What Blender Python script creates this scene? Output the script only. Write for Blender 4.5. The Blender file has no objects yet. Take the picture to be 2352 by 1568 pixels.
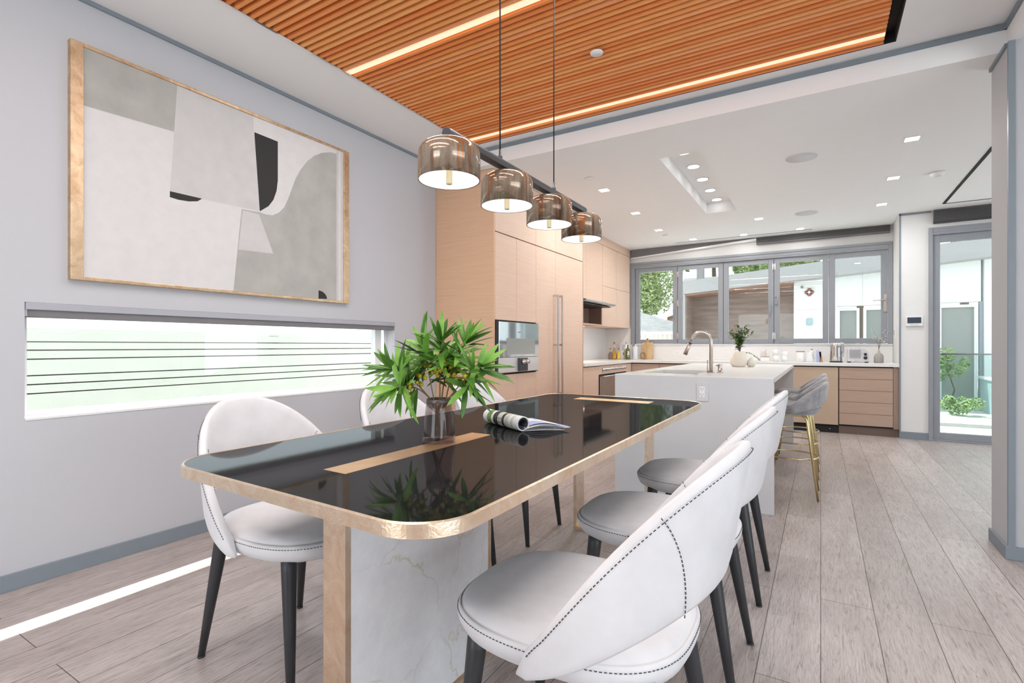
import bpy, math, random
from mathutils import Vector, Matrix
random.seed(7)
PI = math.pi
D = bpy.data
COL = bpy.context.scene.collection

# ------------------------------------------------------------------ materials
def nt(name):
    m = D.materials.new(name); m.use_nodes = True
    t = m.node_tree; b = t.nodes['Principled BSDF']
    return m, t, b
def N(t, kind, **kw):
    n = t.nodes.new(kind)
    for k, v in kw.items(): setattr(n, k, v)
    return n
def coords(t, scale=(1, 1, 1), rot=(0, 0, 0)):
    c = N(t, 'ShaderNodeTexCoord'); mp = N(t, 'ShaderNodeMapping')
    mp.inputs['Scale'].default_value = scale; mp.inputs['Rotation'].default_value = rot
    t.links.new(c.outputs['Object'], mp.inputs['Vector']); return mp.outputs['Vector']
def noise(t, vec, scale, detail=3, rough=.55, dist=0):
    n = N(t, 'ShaderNodeTexNoise'); n.inputs['Scale'].default_value = scale
    n.inputs['Detail'].default_value = detail; n.inputs['Roughness'].default_value = rough
    n.inputs['Distortion'].default_value = dist
    t.links.new(vec, n.inputs['Vector']); return n
def ramp(t, fac, stops):
    r = N(t, 'ShaderNodeValToRGB'); e = r.color_ramp.elements
    while len(e) < len(stops): e.new(.5)
    for i, (p, c) in enumerate(stops):
        e[i].position = p; e[i].color = (*c, 1) if len(c) == 3 else c
    t.links.new(fac, r.inputs['Fac']); return r
def bump(t, b, h, strength=.2, dist=.002):
    n = N(t, 'ShaderNodeBump'); n.inputs['Strength'].default_value = strength; n.inputs['Distance'].default_value = dist
    t.links.new(h, n.inputs['Height']); t.links.new(n.outputs['Normal'], b.inputs['Normal'])
def srgb(r, g, b):
    f = lambda c: c / 12.92 if c <= .04045 else ((c + .055) / 1.055) ** 2.4
    return tuple(f(x / 255) for x in (r, g, b))
def plain(name, col, rough=.5, metal=0, spec=.5, var=.0, vscale=6, emit=0, ecol=None, bmp=0, bscale=200):
    m, t, b = nt(name)
    b.inputs['Roughness'].default_value = rough; b.inputs['Metallic'].default_value = metal
    b.inputs['Specular IOR Level'].default_value = spec
    v = coords(t); n = noise(t, v, vscale)
    lo = tuple(max(0, c * (1 - var)) for c in col); hi = tuple(min(1, c * (1 + var)) for c in col)
    r = ramp(t, n.outputs['Fac'], [(.3, lo), (.7, hi)])
    t.links.new(r.outputs['Color'], b.inputs['Base Color'])
    if emit:
        b.inputs['Emission Color'].default_value = (*(ecol or col), 1); b.inputs['Emission Strength'].default_value = emit
    if bmp:
        n2 = noise(t, v, bscale, 2); bump(t, b, n2.outputs['Fac'], bmp, .001)
    return m
def streak(name, cols, scale, rough=.5, nscale=1, spec=.4, bmp=.05, detail=4):
    m, t, b = nt(name); v = coords(t, scale); n = noise(t, v, nscale, detail, .6)
    r = ramp(t, n.outputs['Fac'], [(.28, cols[0]), (.5, cols[1]), (.72, cols[2])])
    t.links.new(r.outputs['Color'], b.inputs['Base Color']); b.inputs['Roughness'].default_value = rough
    b.inputs['Specular IOR Level'].default_value = spec
    if bmp: bump(t, b, n.outputs['Fac'], bmp, .001)
    return m

M = {}
M['wall'] = plain('paint_wall', (.52, .53, .56), .8, spec=.2, var=.012, vscale=1.3)
M['wall2'] = plain('paint_wall_kitchen', (.74, .74, .735), .8, spec=.2, var=.012)
M['ceil'] = plain('paint_ceiling', (.84, .84, .84), .85, spec=.15, var=.006)
M['trim'] = plain('paint_trim_bluegrey', srgb(128, 138, 146), .5, var=.03)
M['dark'] = plain('dark_recess', (.012, .012, .013), .8)
M['frame'] = plain('window_frame_grey', srgb(146, 150, 156), .42, metal=.0, var=.03)
M['framedark'] = plain('rubber_gasket', (.03, .03, .033), .6)
M['white'] = plain('white_gloss', (.82, .82, .82), .35, var=.01)
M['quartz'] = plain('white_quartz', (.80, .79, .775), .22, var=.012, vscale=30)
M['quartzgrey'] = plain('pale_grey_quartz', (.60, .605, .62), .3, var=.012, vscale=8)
M['steel'] = plain('brushed_steel', (.55, .54, .535), .28, metal=1, var=.05)
M['nickel'] = plain('brushed_nickel', (.56, .50, .45), .3, metal=1, var=.05)
M['chrome'] = plain('polished_steel', (.72, .72, .73), .12, metal=1)
M['mirror'] = plain('mirrored_oven_glass', (.62, .63, .64), .05, metal=1)
M['black'] = plain('black_plastic', (.014, .014, .015), .4)
M['char'] = plain('charcoal_metal', srgb(58, 60, 63), .45, var=.05)
M['leg'] = plain('dark_grey_leg', srgb(50, 51, 54), .42, var=.04)
M['led'] = plain('led_white', (1, .97, .93), .5, emit=9, ecol=(1, .97, .93))
M['satin'] = plain('satin_steel', (.72, .715, .71), .42, metal=.55, var=.02)
M['ledpeach'] = plain('led_peach_strip', (.9, .60, .42), .5, emit=.62, ecol=(1, .62, .42))
M['ledsoft'] = plain('led_soft', (1, .98, .95), .5, emit=1.5, ecol=(1, .98, .95))
M['ledwarm'] = plain('led_warm', (1, .74, .56), .5, emit=1.3, ecol=(1, .70, .50))
M['suede'] = plain('pale_suede', (.72, .713, .725), .92, spec=.15, var=.06, vscale=9, bmp=.12, bscale=420)
for mm in ('suede',):
    b = M[mm].node_tree.nodes['Principled BSDF']; b.inputs['Sheen Weight'].default_value = .12; b.inputs['Sheen Roughness'].default_value = .4
M['thread'] = plain('dark_thread', (.06, .06, .065), .9)
M['velvet'] = plain('grey_velvet', (.30, .30, .315), .9, spec=.2, var=.22, vscale=18)
b = M['velvet'].node_tree.nodes['Principled BSDF']; b.inputs['Sheen Weight'].default_value = .6
M['brass'] = plain('brushed_brass', (.72, .60, .33), .26, metal=1, var=.05)
M['oak'] = streak('pale_oak_veneer', [(.655, .47, .355), (.69, .50, .385), (.72, .53, .41)], (4, 4, 90), .5)
M['oakpanel'] = streak('oak_end_panel', [(.62, .40, .255), (.66, .43, .28), (.69, .46, .305)], (3, 3, 70), .5)
M['oakdeep'] = streak('oak_veneer_brown', [(.42, .30, .235), (.45, .325, .255), (.48, .35, .275)], (4, 4, 90), .5)
M['oaktan'] = plain('tan_appliance_panel', srgb(190, 168, 146), .4, var=.03)
M['niche'] = plain('niche_brown', srgb(140, 112, 98), .6, var=.04)
M['board'] = streak('olive_wood_board', [(.40, .23, .10), (.62, .42, .22), (.72, .54, .32)], (26, 26, 4), .5)
M['cork'] = plain('cork', srgb(170, 120, 85), .8, var=.2, vscale=60)
M['ceramic'] = plain('matte_cream_ceramic', srgb(226, 218, 206), .6, var=.03)
M['stoneware'] = plain('grey_stoneware', srgb(165, 160, 155), .7, var=.12, vscale=40)
M['leaf'] = streak('leaf_green', [(.10, .27, .035), (.185, .41, .058), (.30, .53, .11)], (9, 9, 9), .42, 1.4)
M['leafdark'] = streak('leaf_green_dark', [(.035, .11, .018), (.075, .19, .03), (.12, .26, .05)], (9, 9, 9), .45, 1.4)
M['stem'] = plain('twig_brown', srgb(120, 105, 70), .7, var=.2, vscale=40)
M['berry'] = plain('berry_yellow', srgb(176, 160, 30), .35, var=.25, vscale=60)
M['flower'] = plain('mauve_petals', srgb(176, 140, 165), .7, var=.2, vscale=50)
M['dryflower'] = plain('dried_white_flower', srgb(225, 215, 205), .8, var=.1, vscale=50)
M['paper'] = plain('magazine_paper', (.80, .80, .80), .4, var=.03, vscale=20)
M['ink'] = plain('ink_black', (.02, .02, .022), .5)
M['inkgreen'] = plain('print_green', srgb(110, 150, 70), .45, var=.4, vscale=60)
M['inkbeige'] = plain('print_beige', srgb(205, 205, 190), .45, var=.05, vscale=30)
M['inkblue'] = plain('print_blue', srgb(165, 175, 215), .45, var=.1, vscale=30)
M['artwhite'] = plain('canvas_white', (.64, .628, .628), .85, var=.03, vscale=14, bmp=.15, bscale=300)
M['artlight'] = plain('canvas_pale_grey', (.55, .54, .535), .85, var=.05, vscale=9, bmp=.15, bscale=300)
M['artgrey'] = plain('canvas_stone_grey', (.40, .395, .37), .85, var=.09, vscale=7, bmp=.15, bscale=300)
M['artblack'] = plain('canvas_black', (.018, .017, .017), .7)
M['screen'] = plain('screen_glass', (.05, .065, .09), .15)
M['whitematte'] = plain('white_plastic', (.80, .80, .80), .5, var=.01)
M['speaker'] = plain('speaker_grille', (.66, .67, .68), .7, bmp=.3, bscale=900)
M['fabricshade'] = plain('roller_fabric_grey', srgb(120, 119, 121), .8, var=.04)
M['cassette'] = plain('cassette_grey', srgb(168, 170, 178), .5, var=.02)

def gold(name, c0, c1, rough):
    m, t, b = nt(name); v = coords(t); n = noise(t, v, 14, 5, .65, 1.2)
    r = ramp(t, n.outputs['Fac'], [(.3, c0), (.7, c1)])
    t.links.new(r.outputs['Color'], b.inputs['Base Color'])
    b.inputs['Metallic'].default_value = .93; b.inputs['Roughness'].default_value = rough
    n2 = noise(t, v, 55, 4, .6, 1.5); bump(t, b, n2.outputs['Fac'], .35, .003)
    return m
M['gold'] = gold('champagne_gold_leaf', (.78, .57, .38), (.94, .80, .63), .30)
M['goldframe'] = gold('bronze_gold_frame', (.50, .33, .19), (.74, .58, .40), .38)
M['goldinlay'] = gold('gold_leaf_inlay', (.72, .46, .24), (.80, .56, .33), .4)

# black lacquer glass: dark body under a polished reflecting face
m = D.materials.new('black_glass'); m.use_nodes = True; t = m.node_tree; t.nodes.clear(); M['blackglass'] = m
o = N(t, 'ShaderNodeOutputMaterial'); df = N(t, 'ShaderNodeBsdfDiffuse'); gl = N(t, 'ShaderNodeBsdfGlossy'); mx = N(t, 'ShaderNodeMixShader')
v = coords(t); n = noise(t, v, 3); r = ramp(t, n.outputs['Fac'], [(.3, (.010, .010, .011)), (.7, (.016, .016, .017))]); t.links.new(r.outputs['Color'], df.inputs['Color'])
gl.inputs['Roughness'].default_value = .045; lw = N(t, 'ShaderNodeLayerWeight'); lw.inputs['Blend'].default_value = .5
pw = N(t, 'ShaderNodeMath', operation='POWER'); pw.inputs[1].default_value = 3; t.links.new(lw.outputs['Facing'], pw.inputs[0])
ml = N(t, 'ShaderNodeMath', operation='MULTIPLY_ADD'); ml.inputs[1].default_value = .15; ml.inputs[2].default_value = .09; t.links.new(pw.outputs[0], ml.inputs[0])
t.links.new(ml.outputs[0], mx.inputs['Fac']); t.links.new(df.outputs[0], mx.inputs[1]); t.links.new(gl.outputs[0], mx.inputs[2]); t.links.new(mx.outputs[0], o.inputs['Surface'])

# marble
m, t, b = nt('white_marble_gold_vein'); M['marble'] = m
v = coords(t); n = noise(t, v, 2.2, 5, .6, 0)
w = N(t, 'ShaderNodeTexVoronoi', feature='DISTANCE_TO_EDGE'); w.inputs['Scale'].default_value = 3.2
mx = N(t, 'ShaderNodeMix', data_type='RGBA'); mx.inputs['Factor'].default_value = .35
t.links.new(v, mx.inputs['A']); t.links.new(n.outputs['Color'], mx.inputs['B'])
t.links.new(mx.outputs['Result'], w.inputs['Vector'])
r = ramp(t, w.outputs['Distance'], [(0, (.68, .64, .50)), (.006, (.80, .78, .72)), (.016, (.86, .855, .86))])
n2 = noise(t, v, 7, 6, .7); r2 = ramp(t, n2.outputs['Fac'], [(.35, (.88, .87, .88)), (.65, (1, 1, 1))])
mu = N(t, 'ShaderNodeMix', data_type='RGBA', blend_type='MULTIPLY'); mu.inputs['Factor'].default_value = 1
n3 = noise(t, v, 1.6, 2); rr = ramp(t, n3.outputs['Fac'], [(.47, (1, 1, 1)), (.60, (0, 0, 0))])
mk = N(t, 'ShaderNodeMix', data_type='RGBA'); mk.inputs['B'].default_value = (.86, .855, .86, 1)
t.links.new(rr.outputs['Color'], mk.inputs['Factor']); t.links.new(r.outputs['Color'], mk.inputs['A'])
t.links.new(mk.outputs['Result'], mu.inputs['A']); t.links.new(r2.outputs['Color'], mu.inputs['B'])
t.links.new(mu.outputs['Result'], b.inputs['Base Color']); b.inputs['Roughness'].default_value = .25

# lamp glaze: vertical streaks of brown, rust and cream
m, t, b = nt('reactive_glaze'); M['glaze'] = m
v = coords(t, (13, 13, 1.1)); n = noise(t, v, 1, 5, .6, .4)
r = ramp(t, n.outputs['Fac'], [(.31, (.03, .022, .016)), (.37, (.16, .09, .05)), (.44, (.26, .185, .13)), (.50, (.36, .29, .22)), (.545, (.22, .16, .115)), (.585, (.40, .14, .04)), (.62, (.25, .185, .13)), (.70, (.48, .41, .32))])
n2 = noise(t, coords(t), 220, 2); mu = N(t, 'ShaderNodeMix', data_type='RGBA', blend_type='OVERLAY'); mu.inputs['Factor'].default_value = .35
t.links.new(r.outputs['Color'], mu.inputs['A']); t.links.new(n2.outputs['Fac'], mu.inputs['B'])
t.links.new(mu.outputs['Result'], b.inputs['Base Color']); b.inputs['Roughness'].default_value = .12; b.inputs['Metallic'].default_value = .4
M['lampwhite'] = plain('lamp_white_enamel', (.85, .845, .85), .6, emit=.45, ecol=(1, .98, .97))

# cedar slats: one tone per slat
m, t, b = nt('cedar_slat'); M['cedar'] = m
c = N(t, 'ShaderNodeTexCoord'); sp = N(t, 'ShaderNodeSeparateXYZ'); t.links.new(c.outputs['Object'], sp.inputs[0])
d1 = N(t, 'ShaderNodeMath', operation='DIVIDE'); d1.inputs[1].default_value = .043; t.links.new(sp.outputs['Y'], d1.inputs[0])
fl = N(t, 'ShaderNodeMath', operation='ROUND'); t.links.new(d1.outputs[0], fl.inputs[0])
wn = N(t, 'ShaderNodeTexWhiteNoise', noise_dimensions='1D'); t.links.new(fl.outputs[0], wn.inputs['W'])
r = ramp(t, wn.outputs['Value'], [(0, (.80, .23, .055)), (.35, (.88, .33, .09)), (.7, (.92, .44, .14)), (1, (.90, .37, .17))])
vv = coords(t, (1.2, 40, 40)); n = noise(t, vv, 1.5, 4, .6); r2 = ramp(t, n.outputs['Fac'], [(.3, (.93, .92, .91)), (.7, (1.04, 1.03, 1.03))])
mu = N(t, 'ShaderNodeMix', data_type='RGBA', blend_type='MULTIPLY'); mu.inputs['Factor'].default_value = 1
t.links.new(r.outputs['Color'], mu.inputs['A']); t.links.new(r2.outputs['Color'], mu.inputs['B'])
t.links.new(mu.outputs['Result'], b.inputs['Base Color']); b.inputs['Roughness'].default_value = .42

# floor planks
m, t, b = nt('wire_brushed_oak_floor'); M['floor'] = m
v = coords(t, (1, 1, 1), (0, 0, PI / 2))
bt = N(t, 'ShaderNodeTexBrick', offset=.37, offset_frequency=2); t.links.new(v, bt.inputs['Vector'])
bt.inputs['Scale'].default_value = 1; bt.inputs['Brick Width'].default_value = 1.9; bt.inputs['Row Height'].default_value = .1885
bt.inputs['Mortar Size'].default_value = .0016; bt.inputs['Mortar Smooth'].default_value = .2; bt.inputs['Bias'].default_value = 0
bt.inputs['Color1'].default_value = (*srgb(190, 180, 176), 1); bt.inputs['Color2'].default_value = (*srgb(174, 163, 158), 1)
bt.inputs['Mortar'].default_value = (*srgb(86, 76, 72), 1)
g = noise(t, coords(t, (120, 9, 1)), 1, 6, .7, 1.3); gr = ramp(t, g.outputs['Fac'], [(.34, (.50, .455, .43)), (.46, (.93, .92, .915)), (.60, (1.15, 1.155, 1.16))])
g2 = noise(t, coords(t, (5, 1.3, 1)), 1, 4, .6, .5); gr2 = ramp(t, g2.outputs['Fac'], [(.33, (.80, .775, .76)), (.55, (1.03, 1.03, 1.03)), (.7, (1.1, 1.1, 1.1))])
mu = N(t, 'ShaderNodeMix', data_type='RGBA', blend_type='MULTIPLY'); mu.inputs['Factor'].default_value = .9
t.links.new(bt.outputs['Color'], mu.inputs['A']); t.links.new(gr.outputs['Color'], mu.inputs['B'])
mu2 = N(t, 'ShaderNodeMix', data_type='RGBA', blend_type='MULTIPLY'); mu2.inputs['Factor'].default_value = .8
t.links.new(mu.outputs['Result'], mu2.inputs['A']); t.links.new(gr2.outputs['Color'], mu2.inputs['B'])
t.links.new(mu2.outputs['Result'], b.inputs['Base Color']); b.inputs['Roughness'].default_value = .30; b.inputs['Specular IOR Level'].default_value = .6
hm = N(t, 'ShaderNodeMath', operation='SUBTRACT'); t.links.new(g.outputs['Fac'], hm.inputs[0]); t.links.new(bt.outputs['Fac'], hm.inputs[1])
bump(t, b, hm.outputs[0], .55, .003)

# glass panes
def pane(name, tint=(1, 1, 1), refl=.06):
    m = D.materials.new(name); m.use_nodes = True; t = m.node_tree; t.nodes.clear()
    o = N(t, 'ShaderNodeOutputMaterial'); tr = N(t, 'ShaderNodeBsdfTransparent'); tr.inputs['Color'].default_value = (*tint, 1)
    gl = N(t, 'ShaderNodeBsdfGlossy'); gl.inputs['Roughness'].default_value = .01; mx = N(t, 'ShaderNodeMixShader')
    lw = N(t, 'ShaderNodeLayerWeight'); lw.inputs['Blend'].default_value = .5
    pw = N(t, 'ShaderNodeMath', operation='POWER'); pw.inputs[1].default_value = 4; t.links.new(lw.outputs['Facing'], pw.inputs[0])
    ml = N(t, 'ShaderNodeMath', operation='MULTIPLY_ADD'); ml.inputs[1].default_value = .5; ml.inputs[2].default_value = refl * .5; t.links.new(pw.outputs[0], ml.inputs[0])
    t.links.new(ml.outputs[0], mx.inputs['Fac'])
    t.links.new(tr.outputs[0], mx.inputs[1]); t.links.new(gl.outputs[0], mx.inputs[2]); t.links.new(mx.outputs[0], o.inputs['Surface'])
    return m
M['pane'] = pane('window_pane', (.66, .68, .675))
M['paneclear'] = pane('clear_window_pane', (.76, .78, .77))
M['railglass'] = pane('rail_glass', (.86, .93, .90))
def glass(name, col, rough=.02, ior=1.45):
    m, t, b = nt(name); b.inputs['Base Color'].default_value = (*col, 1); b.inputs['Transmission Weight'].default_value = 1
    b.inputs['Roughness'].default_value = rough; b.inputs['IOR'].default_value = ior; return m
M['smokeglass'] = pane('smoked_vase_glass', (.80, .77, .775), .07)
M['clearglass'] = glass('clear_glass', (.97, .98, .98))
M['oilglass'] = plain('amber_oil_bottle', srgb(190, 140, 45), .12, var=.1)
M['yellowoil'] = plain('yellow_oil_bottle', srgb(205, 180, 40), .12, var=.1)
M['greenglass'] = plain('olive_green_bottle', srgb(95, 102, 62), .12, var=.12)
M['palegreen'] = plain('pale_green_bottle', srgb(178, 188, 158), .15, var=.06)
# exterior
M['fencewood'] = plain('pale_fence_board', (.66, .67, .585), .7, var=.04, vscale=3)
M['stucco'] = plain('white_facade_panel', (.84, .85, .84), .8, var=.01)
M['fascia'] = plain('grey_fascia', srgb(168, 165, 163), .6, var=.02)
M['siding'] = streak('weathered_wood_siding', [(.20, .145, .12), (.29, .215, .18), (.37, .285, .24)], (1, 1, 9), .7, 1.5)
M['soffit'] = plain('brown_soffit', srgb(140, 108, 92), .7)
M['paver'] = plain('pale_terrace_paving', (.72, .72, .70), .8, var=.05, vscale=2)
M['roofshingle'] = streak('pale_shingles', [(.19, .19, .195), (.25, .25, .25), (.31, .31, .305)], (4, 4, 30), .85)
M['extglass'] = plain('house_window_glass', (.32, .33, .31), .08)
M['tree'] = streak('tree_foliage', [(.17, .25, .08), (.32, .41, .16), (.55, .60, .32)], (2, 2, 2), .7, 1.5)
M['bark'] = plain('tree_bark', srgb(110, 98, 86), .9, var=.2)
M['brick'] = plain('grey_chimney_brick', srgb(150, 145, 142), .9, var=.2, vscale=30)
M['rust'] = plain('rust_red_metal', srgb(160, 105, 95), .5, metal=.3)
M['greyblue'] = plain('grey_blue_lantern', srgb(170, 190, 195), .4)

# ------------------------------------------------------------------ mesh helpers
class MB:
    def __init__(s): s.v = []; s.f = []; s.mi = []; s.sm = []; s.cur = 0; s.smooth = False
    def add(s, vs, fs, smooth=None):
        o = len(s.v); s.v += [tuple(p) for p in vs]
        for f in fs:
            s.f.append([i + o for i in f]); s.mi.append(s.cur); s.sm.append(s.smooth if smooth is None else smooth)
        return s
    def box(s, x0, x1, y0, y1, z0, z1):
        x0, x1 = min(x0, x1), max(x0, x1); y0, y1 = min(y0, y1), max(y0, y1); z0, z1 = min(z0, z1), max(z0, z1)
        return s.add([(x0, y0, z0), (x1, y0, z0), (x1, y1, z0), (x0, y1, z0), (x0, y0, z1), (x1, y0, z1), (x1, y1, z1), (x0, y1, z1)],
                     [(0, 3, 2, 1), (4, 5, 6, 7), (0, 1, 5, 4), (1, 2, 6, 5), (2, 3, 7, 6), (3, 0, 4, 7)], False)
    def prism(s, poly, a, b, axis='z'):
        n = len(poly)
        def P(u, v, w):
            return {'z': (u, v, w), 'y': (u, w, v), 'x': (w, u, v)}[axis]
        vs = [P(u, v, a) for u, v in poly] + [P(u, v, b) for u, v in poly]
        fs = [list(range(n))[::-1], list(range(n, 2 * n))] + [(i, (i + 1) % n, n + (i + 1) % n, n + i) for i in range(n)]
        return s.add(vs, fs, False)
    def lathe(s, prof, c=(0, 0, 0), n=32, axis='z', caps=True):
        vs = []; fs = []
        for r, h in prof:
            for k in range(n):
                a = 2 * PI * k / n; u, v = r * math.cos(a), r * math.sin(a)
                p = {'z': (u, v, h), 'x': (h, u, v), 'y': (v, h, u)}[axis]
                vs.append((c[0] + p[0], c[1] + p[1], c[2] + p[2]))
        for i in range(len(prof) - 1):
            for k in range(n):
                k2 = (k + 1) % n
                fs.append((i * n + k, i * n + k2, (i + 1) * n + k2, (i + 1) * n + k))
        if caps:
            if prof[0][0] > 1e-6: fs.append(list(range(n))[::-1])
            if prof[-1][0] > 1e-6: fs.append([(len(prof) - 1) * n + k for k in range(n)])
        return s.add(vs, fs, True)
    def tube(s, pts, r, n=10, cap=True):
        pts = [Vector(p) for p in pts]; rs = r if isinstance(r, (list, tuple)) else [r] * len(pts)
        vs = []; fs = []; ref = None
        for i, p in enumerate(pts):
            tg = (pts[min(i + 1, len(pts) - 1)] - pts[max(i - 1, 0)]).normalized()
            if ref is None:
                ref = Vector((0, 0, 1)) if abs(tg.z) < .9 else Vector((1, 0, 0))
            u = tg.cross(ref).normalized(); w = u.cross(tg).normalized(); ref = w
            for k in range(n):
                a = 2 * PI * k / n; vs.append(p + (u * math.cos(a) + w * math.sin(a)) * rs[i])
        for i in range(len(pts) - 1):
            for k in range(n):
                k2 = (k + 1) % n; fs.append((i * n + k, i * n + k2, (i + 1) * n + k2, (i + 1) * n + k))
        if cap: fs += [list(range(n))[::-1], [(len(pts) - 1) * n + k for k in range(n)]]
        return s.add(vs, fs, True)
    def ball(s, c, r, n=10, m=6):
        prof = [(max(1e-7, r * math.sin(PI * i / m)), -r * math.cos(PI * i / m)) for i in range(m + 1)]
        return s.lathe(prof, c, n, caps=False)
    def build(s, name, mats, parent=None, local=False, bevel=0, seg=2, sub=0, autosmooth=None):
        if not isinstance(mats, (list, tuple)): mats = [mats]
        if parent is not None:
            off = Vector((0, 0, 0)) if local else worldloc(parent)
        else:
            xs, ys, zs = zip(*s.v); off = Vector(((min(xs) + max(xs)) / 2, (min(ys) + max(ys)) / 2, min(zs)))
            if local: off = Vector((0, 0, 0))
        me = D.meshes.new(name); me.from_pydata([Vector(p) - off for p in s.v], [], s.f)
        for mt in mats: me.materials.append(M[mt] if isinstance(mt, str) else mt)
        me.polygons.foreach_set('material_index', s.mi); me.polygons.foreach_set('use_smooth', s.sm)
        me.update(); o = D.objects.new(name, me); COL.objects.link(o)
        if parent is not None: o.parent = parent
        elif not local: o.location = off
        if bevel:
            bv = o.modifiers.new('bevel', 'BEVEL'); bv.width = bevel; bv.segments = seg; bv.limit_method = 'ANGLE'; bv.angle_limit = .6
        if sub:
            sb = o.modifiers.new('sub', 'SUBSURF'); sb.levels = sub; sb.render_levels = sub
        if autosmooth:
            pass
        return o
def worldloc(o):
    l = Vector(o.location)
    while o.parent is not None: o = o.parent; l += Vector(o.location)
    return l
def tag(o, label=None, cat=None, group=None, kind=None):
    if label: o['label'] = label
    if cat: o['category'] = cat
    if group: o['group'] = group
    if kind: o['kind'] = kind
    return o
def thing(name, loc, label, cat, group=None, rz=0, kind=None):
    o = D.objects.new(name, None); o.empty_display_size = .1; COL.objects.link(o); o.location = loc; o.rotation_euler = (0, 0, rz)
    return tag(o, label, cat, group, kind)
def dup(root, loc, rz, label, group=None):
    r = root.copy(); COL.objects.link(r); r.location = loc; r.rotation_euler = (0, 0, rz); r['label'] = label
    if group: r['group'] = group
    for ch in list(root.children):
        c = ch.copy(); COL.objects.link(c); c.parent = r
        for g in list(ch.children):
            d = g.copy(); COL.objects.link(d); d.parent = c
    return r
def struct(name, mb, mat, bevel=0, label=None):
    o = mb.build(name, mat, bevel=bevel); o['kind'] = 'structure'
    return o
def sroot(name, loc):
    o = D.objects.new(name, None); COL.objects.link(o); o.location = loc; o['kind'] = 'structure'; return o
def box(*a): return MB().box(*a)

# ------------------------------------------------------------------ camera
YAW = math.atan(709 / 1176)
cam = D.objects.new('camera', D.cameras.new('camera')); COL.objects.link(cam)
cam.location = (0, 0, 1.10); cam.rotation_euler = (PI / 2, 0, YAW)
cam.data.lens = 18; cam.data.sensor_width = 36; cam.data.shift_y = 10 / 2352; cam.data.clip_start = .05
bpy.context.scene.camera = cam

# ------------------------------------------------------------------ the setting
XW = -3.126; XR = .805; YS = 7.62; YB = 8.25; CD = 2.82; CK = 2.67
fl = struct('floor', box(-3.3, 4.2, -3.2, 8.4, -.06, 0), 'floor')
D.objects['floor'].location = (0, 0, 0)
for v_ in D.objects['floor'].data.vertices: v_.co = v_.co + Vector((.45, 2.6, -.06))

# wall with the low window
w = MB(); Y0, Y1, Z0, Z1 = .857, 3.24, .757, 1.302; T = .17
w.box(XW - T, XW, -3.2, Y0, 0, 3); w.box(XW - T, XW, Y1, 8.4, 0, 3); w.box(XW - T, XW, Y0, Y1, 0, Z0); w.box(XW - T, XW, Y0, Y1, Z1, 3)
struct('wall_left', w, 'wall')
# kitchen window wall
w = MB(); wx0, wx1, wz0, wz1 = -2.661, .80, 1.12, 2.445
w.box(XW, wx0, YB, YB + .15, 0, CK); w.box(wx1, XR + .2, YB, YB + .15, 0, CK); w.box(wx0, wx1, YB, YB + .15, 0, wz0); w.box(wx0, wx1, YB, YB + .15, wz1, CK)
struct('wall_back', w, 'wall2')
w = MB(); w.box(XR, 1.1, YS, YB, 0, CK); w.box(1.1, 4.2, YS, YS + .18, 2.47, CK); w.box(2.35, 4.2, YS, YS + .18, 0, 2.47)
struct('wall_corner', w, 'wall2')
struct('wall_right', box(.83, 4.2, 3.59, 3.89, 0, CK), plain('paint_wall_shaded', (.47, .48, .50), .8, spec=.2, var=.012))  # wall paint darkened, putting the shade of this face into its colour
w = MB(); w.box(4.05, 4.2, -3.2, -3.0, 0, 3); w.box(4.05, 4.2, 1.7, 5.0, 0, 3); w.box(4.05, 4.2, 6.8, 8.0, 0, 3); w.box(4.05, 4.2, -3.0, 1.7, 2.4, 3); w.box(4.05, 4.2, 5, 6.8, 2.45, 3)
struct('wall_hall', w, 'wall')  # unseen wall; openings placed and sized for the daylight they admit
w = MB(); w.box(-3.3, -2.5, -3.2, -3.05, 0, 3); w.box(-.6, 4.2, -3.2, -3.05, 0, 3); w.box(-2.5, -.6, -3.2, -3.05, 2.2, 3)
struct('wall_rear', w, 'wall')  # unseen wall; its opening is made to let sky light in

# dining ceiling around the slatted recess
SX0, SX1, SY0, SY1 = -2.555, .365, -2.4, 3.60
w = MB(); w.box(XW, SX0, -3.2, 3.7, CD, 3.0); w.box(SX1, .85, -3.2, 3.7, CD, 3.0); w.box(SX0, SX1, SY1, 3.7, CD, 3.0); w.box(SX0, SX1, -3.2, SY0, CD, 3.0)
w.box(SX0, SX1, SY0, SY1, CD + .13, 3.0)
struct('ceiling_dining', w, 'ceil')
# kitchen ceiling with the long lighting recess, hall ceiling
rx0, rx1, ry0, ry1 = -1.16, -.83, 4.32, 6.41
w = MB(); w.box(XW, rx0, 3.7, 8.4, CK, 3.0); w.box(rx1, 4.2, 3.7, 8.4, CK, 3.0); w.box(rx0, rx1, 3.7, ry0, CK, 3.0); w.box(rx0, rx1, ry1, 8.4, CK, 3.0); w.box(rx0, rx1, ry0, ry1, CK + .125, 3.0)
w.box(.85, 4.2, -3.2, 3.7, CK, 3.0); w.box(XW, 4.2, 8.4, 9.3, CK + .02, 3.0)  # last slab is an unseen eave, added to keep sun off the window
struct('ceiling_kitchen', w, 'ceil')

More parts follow.
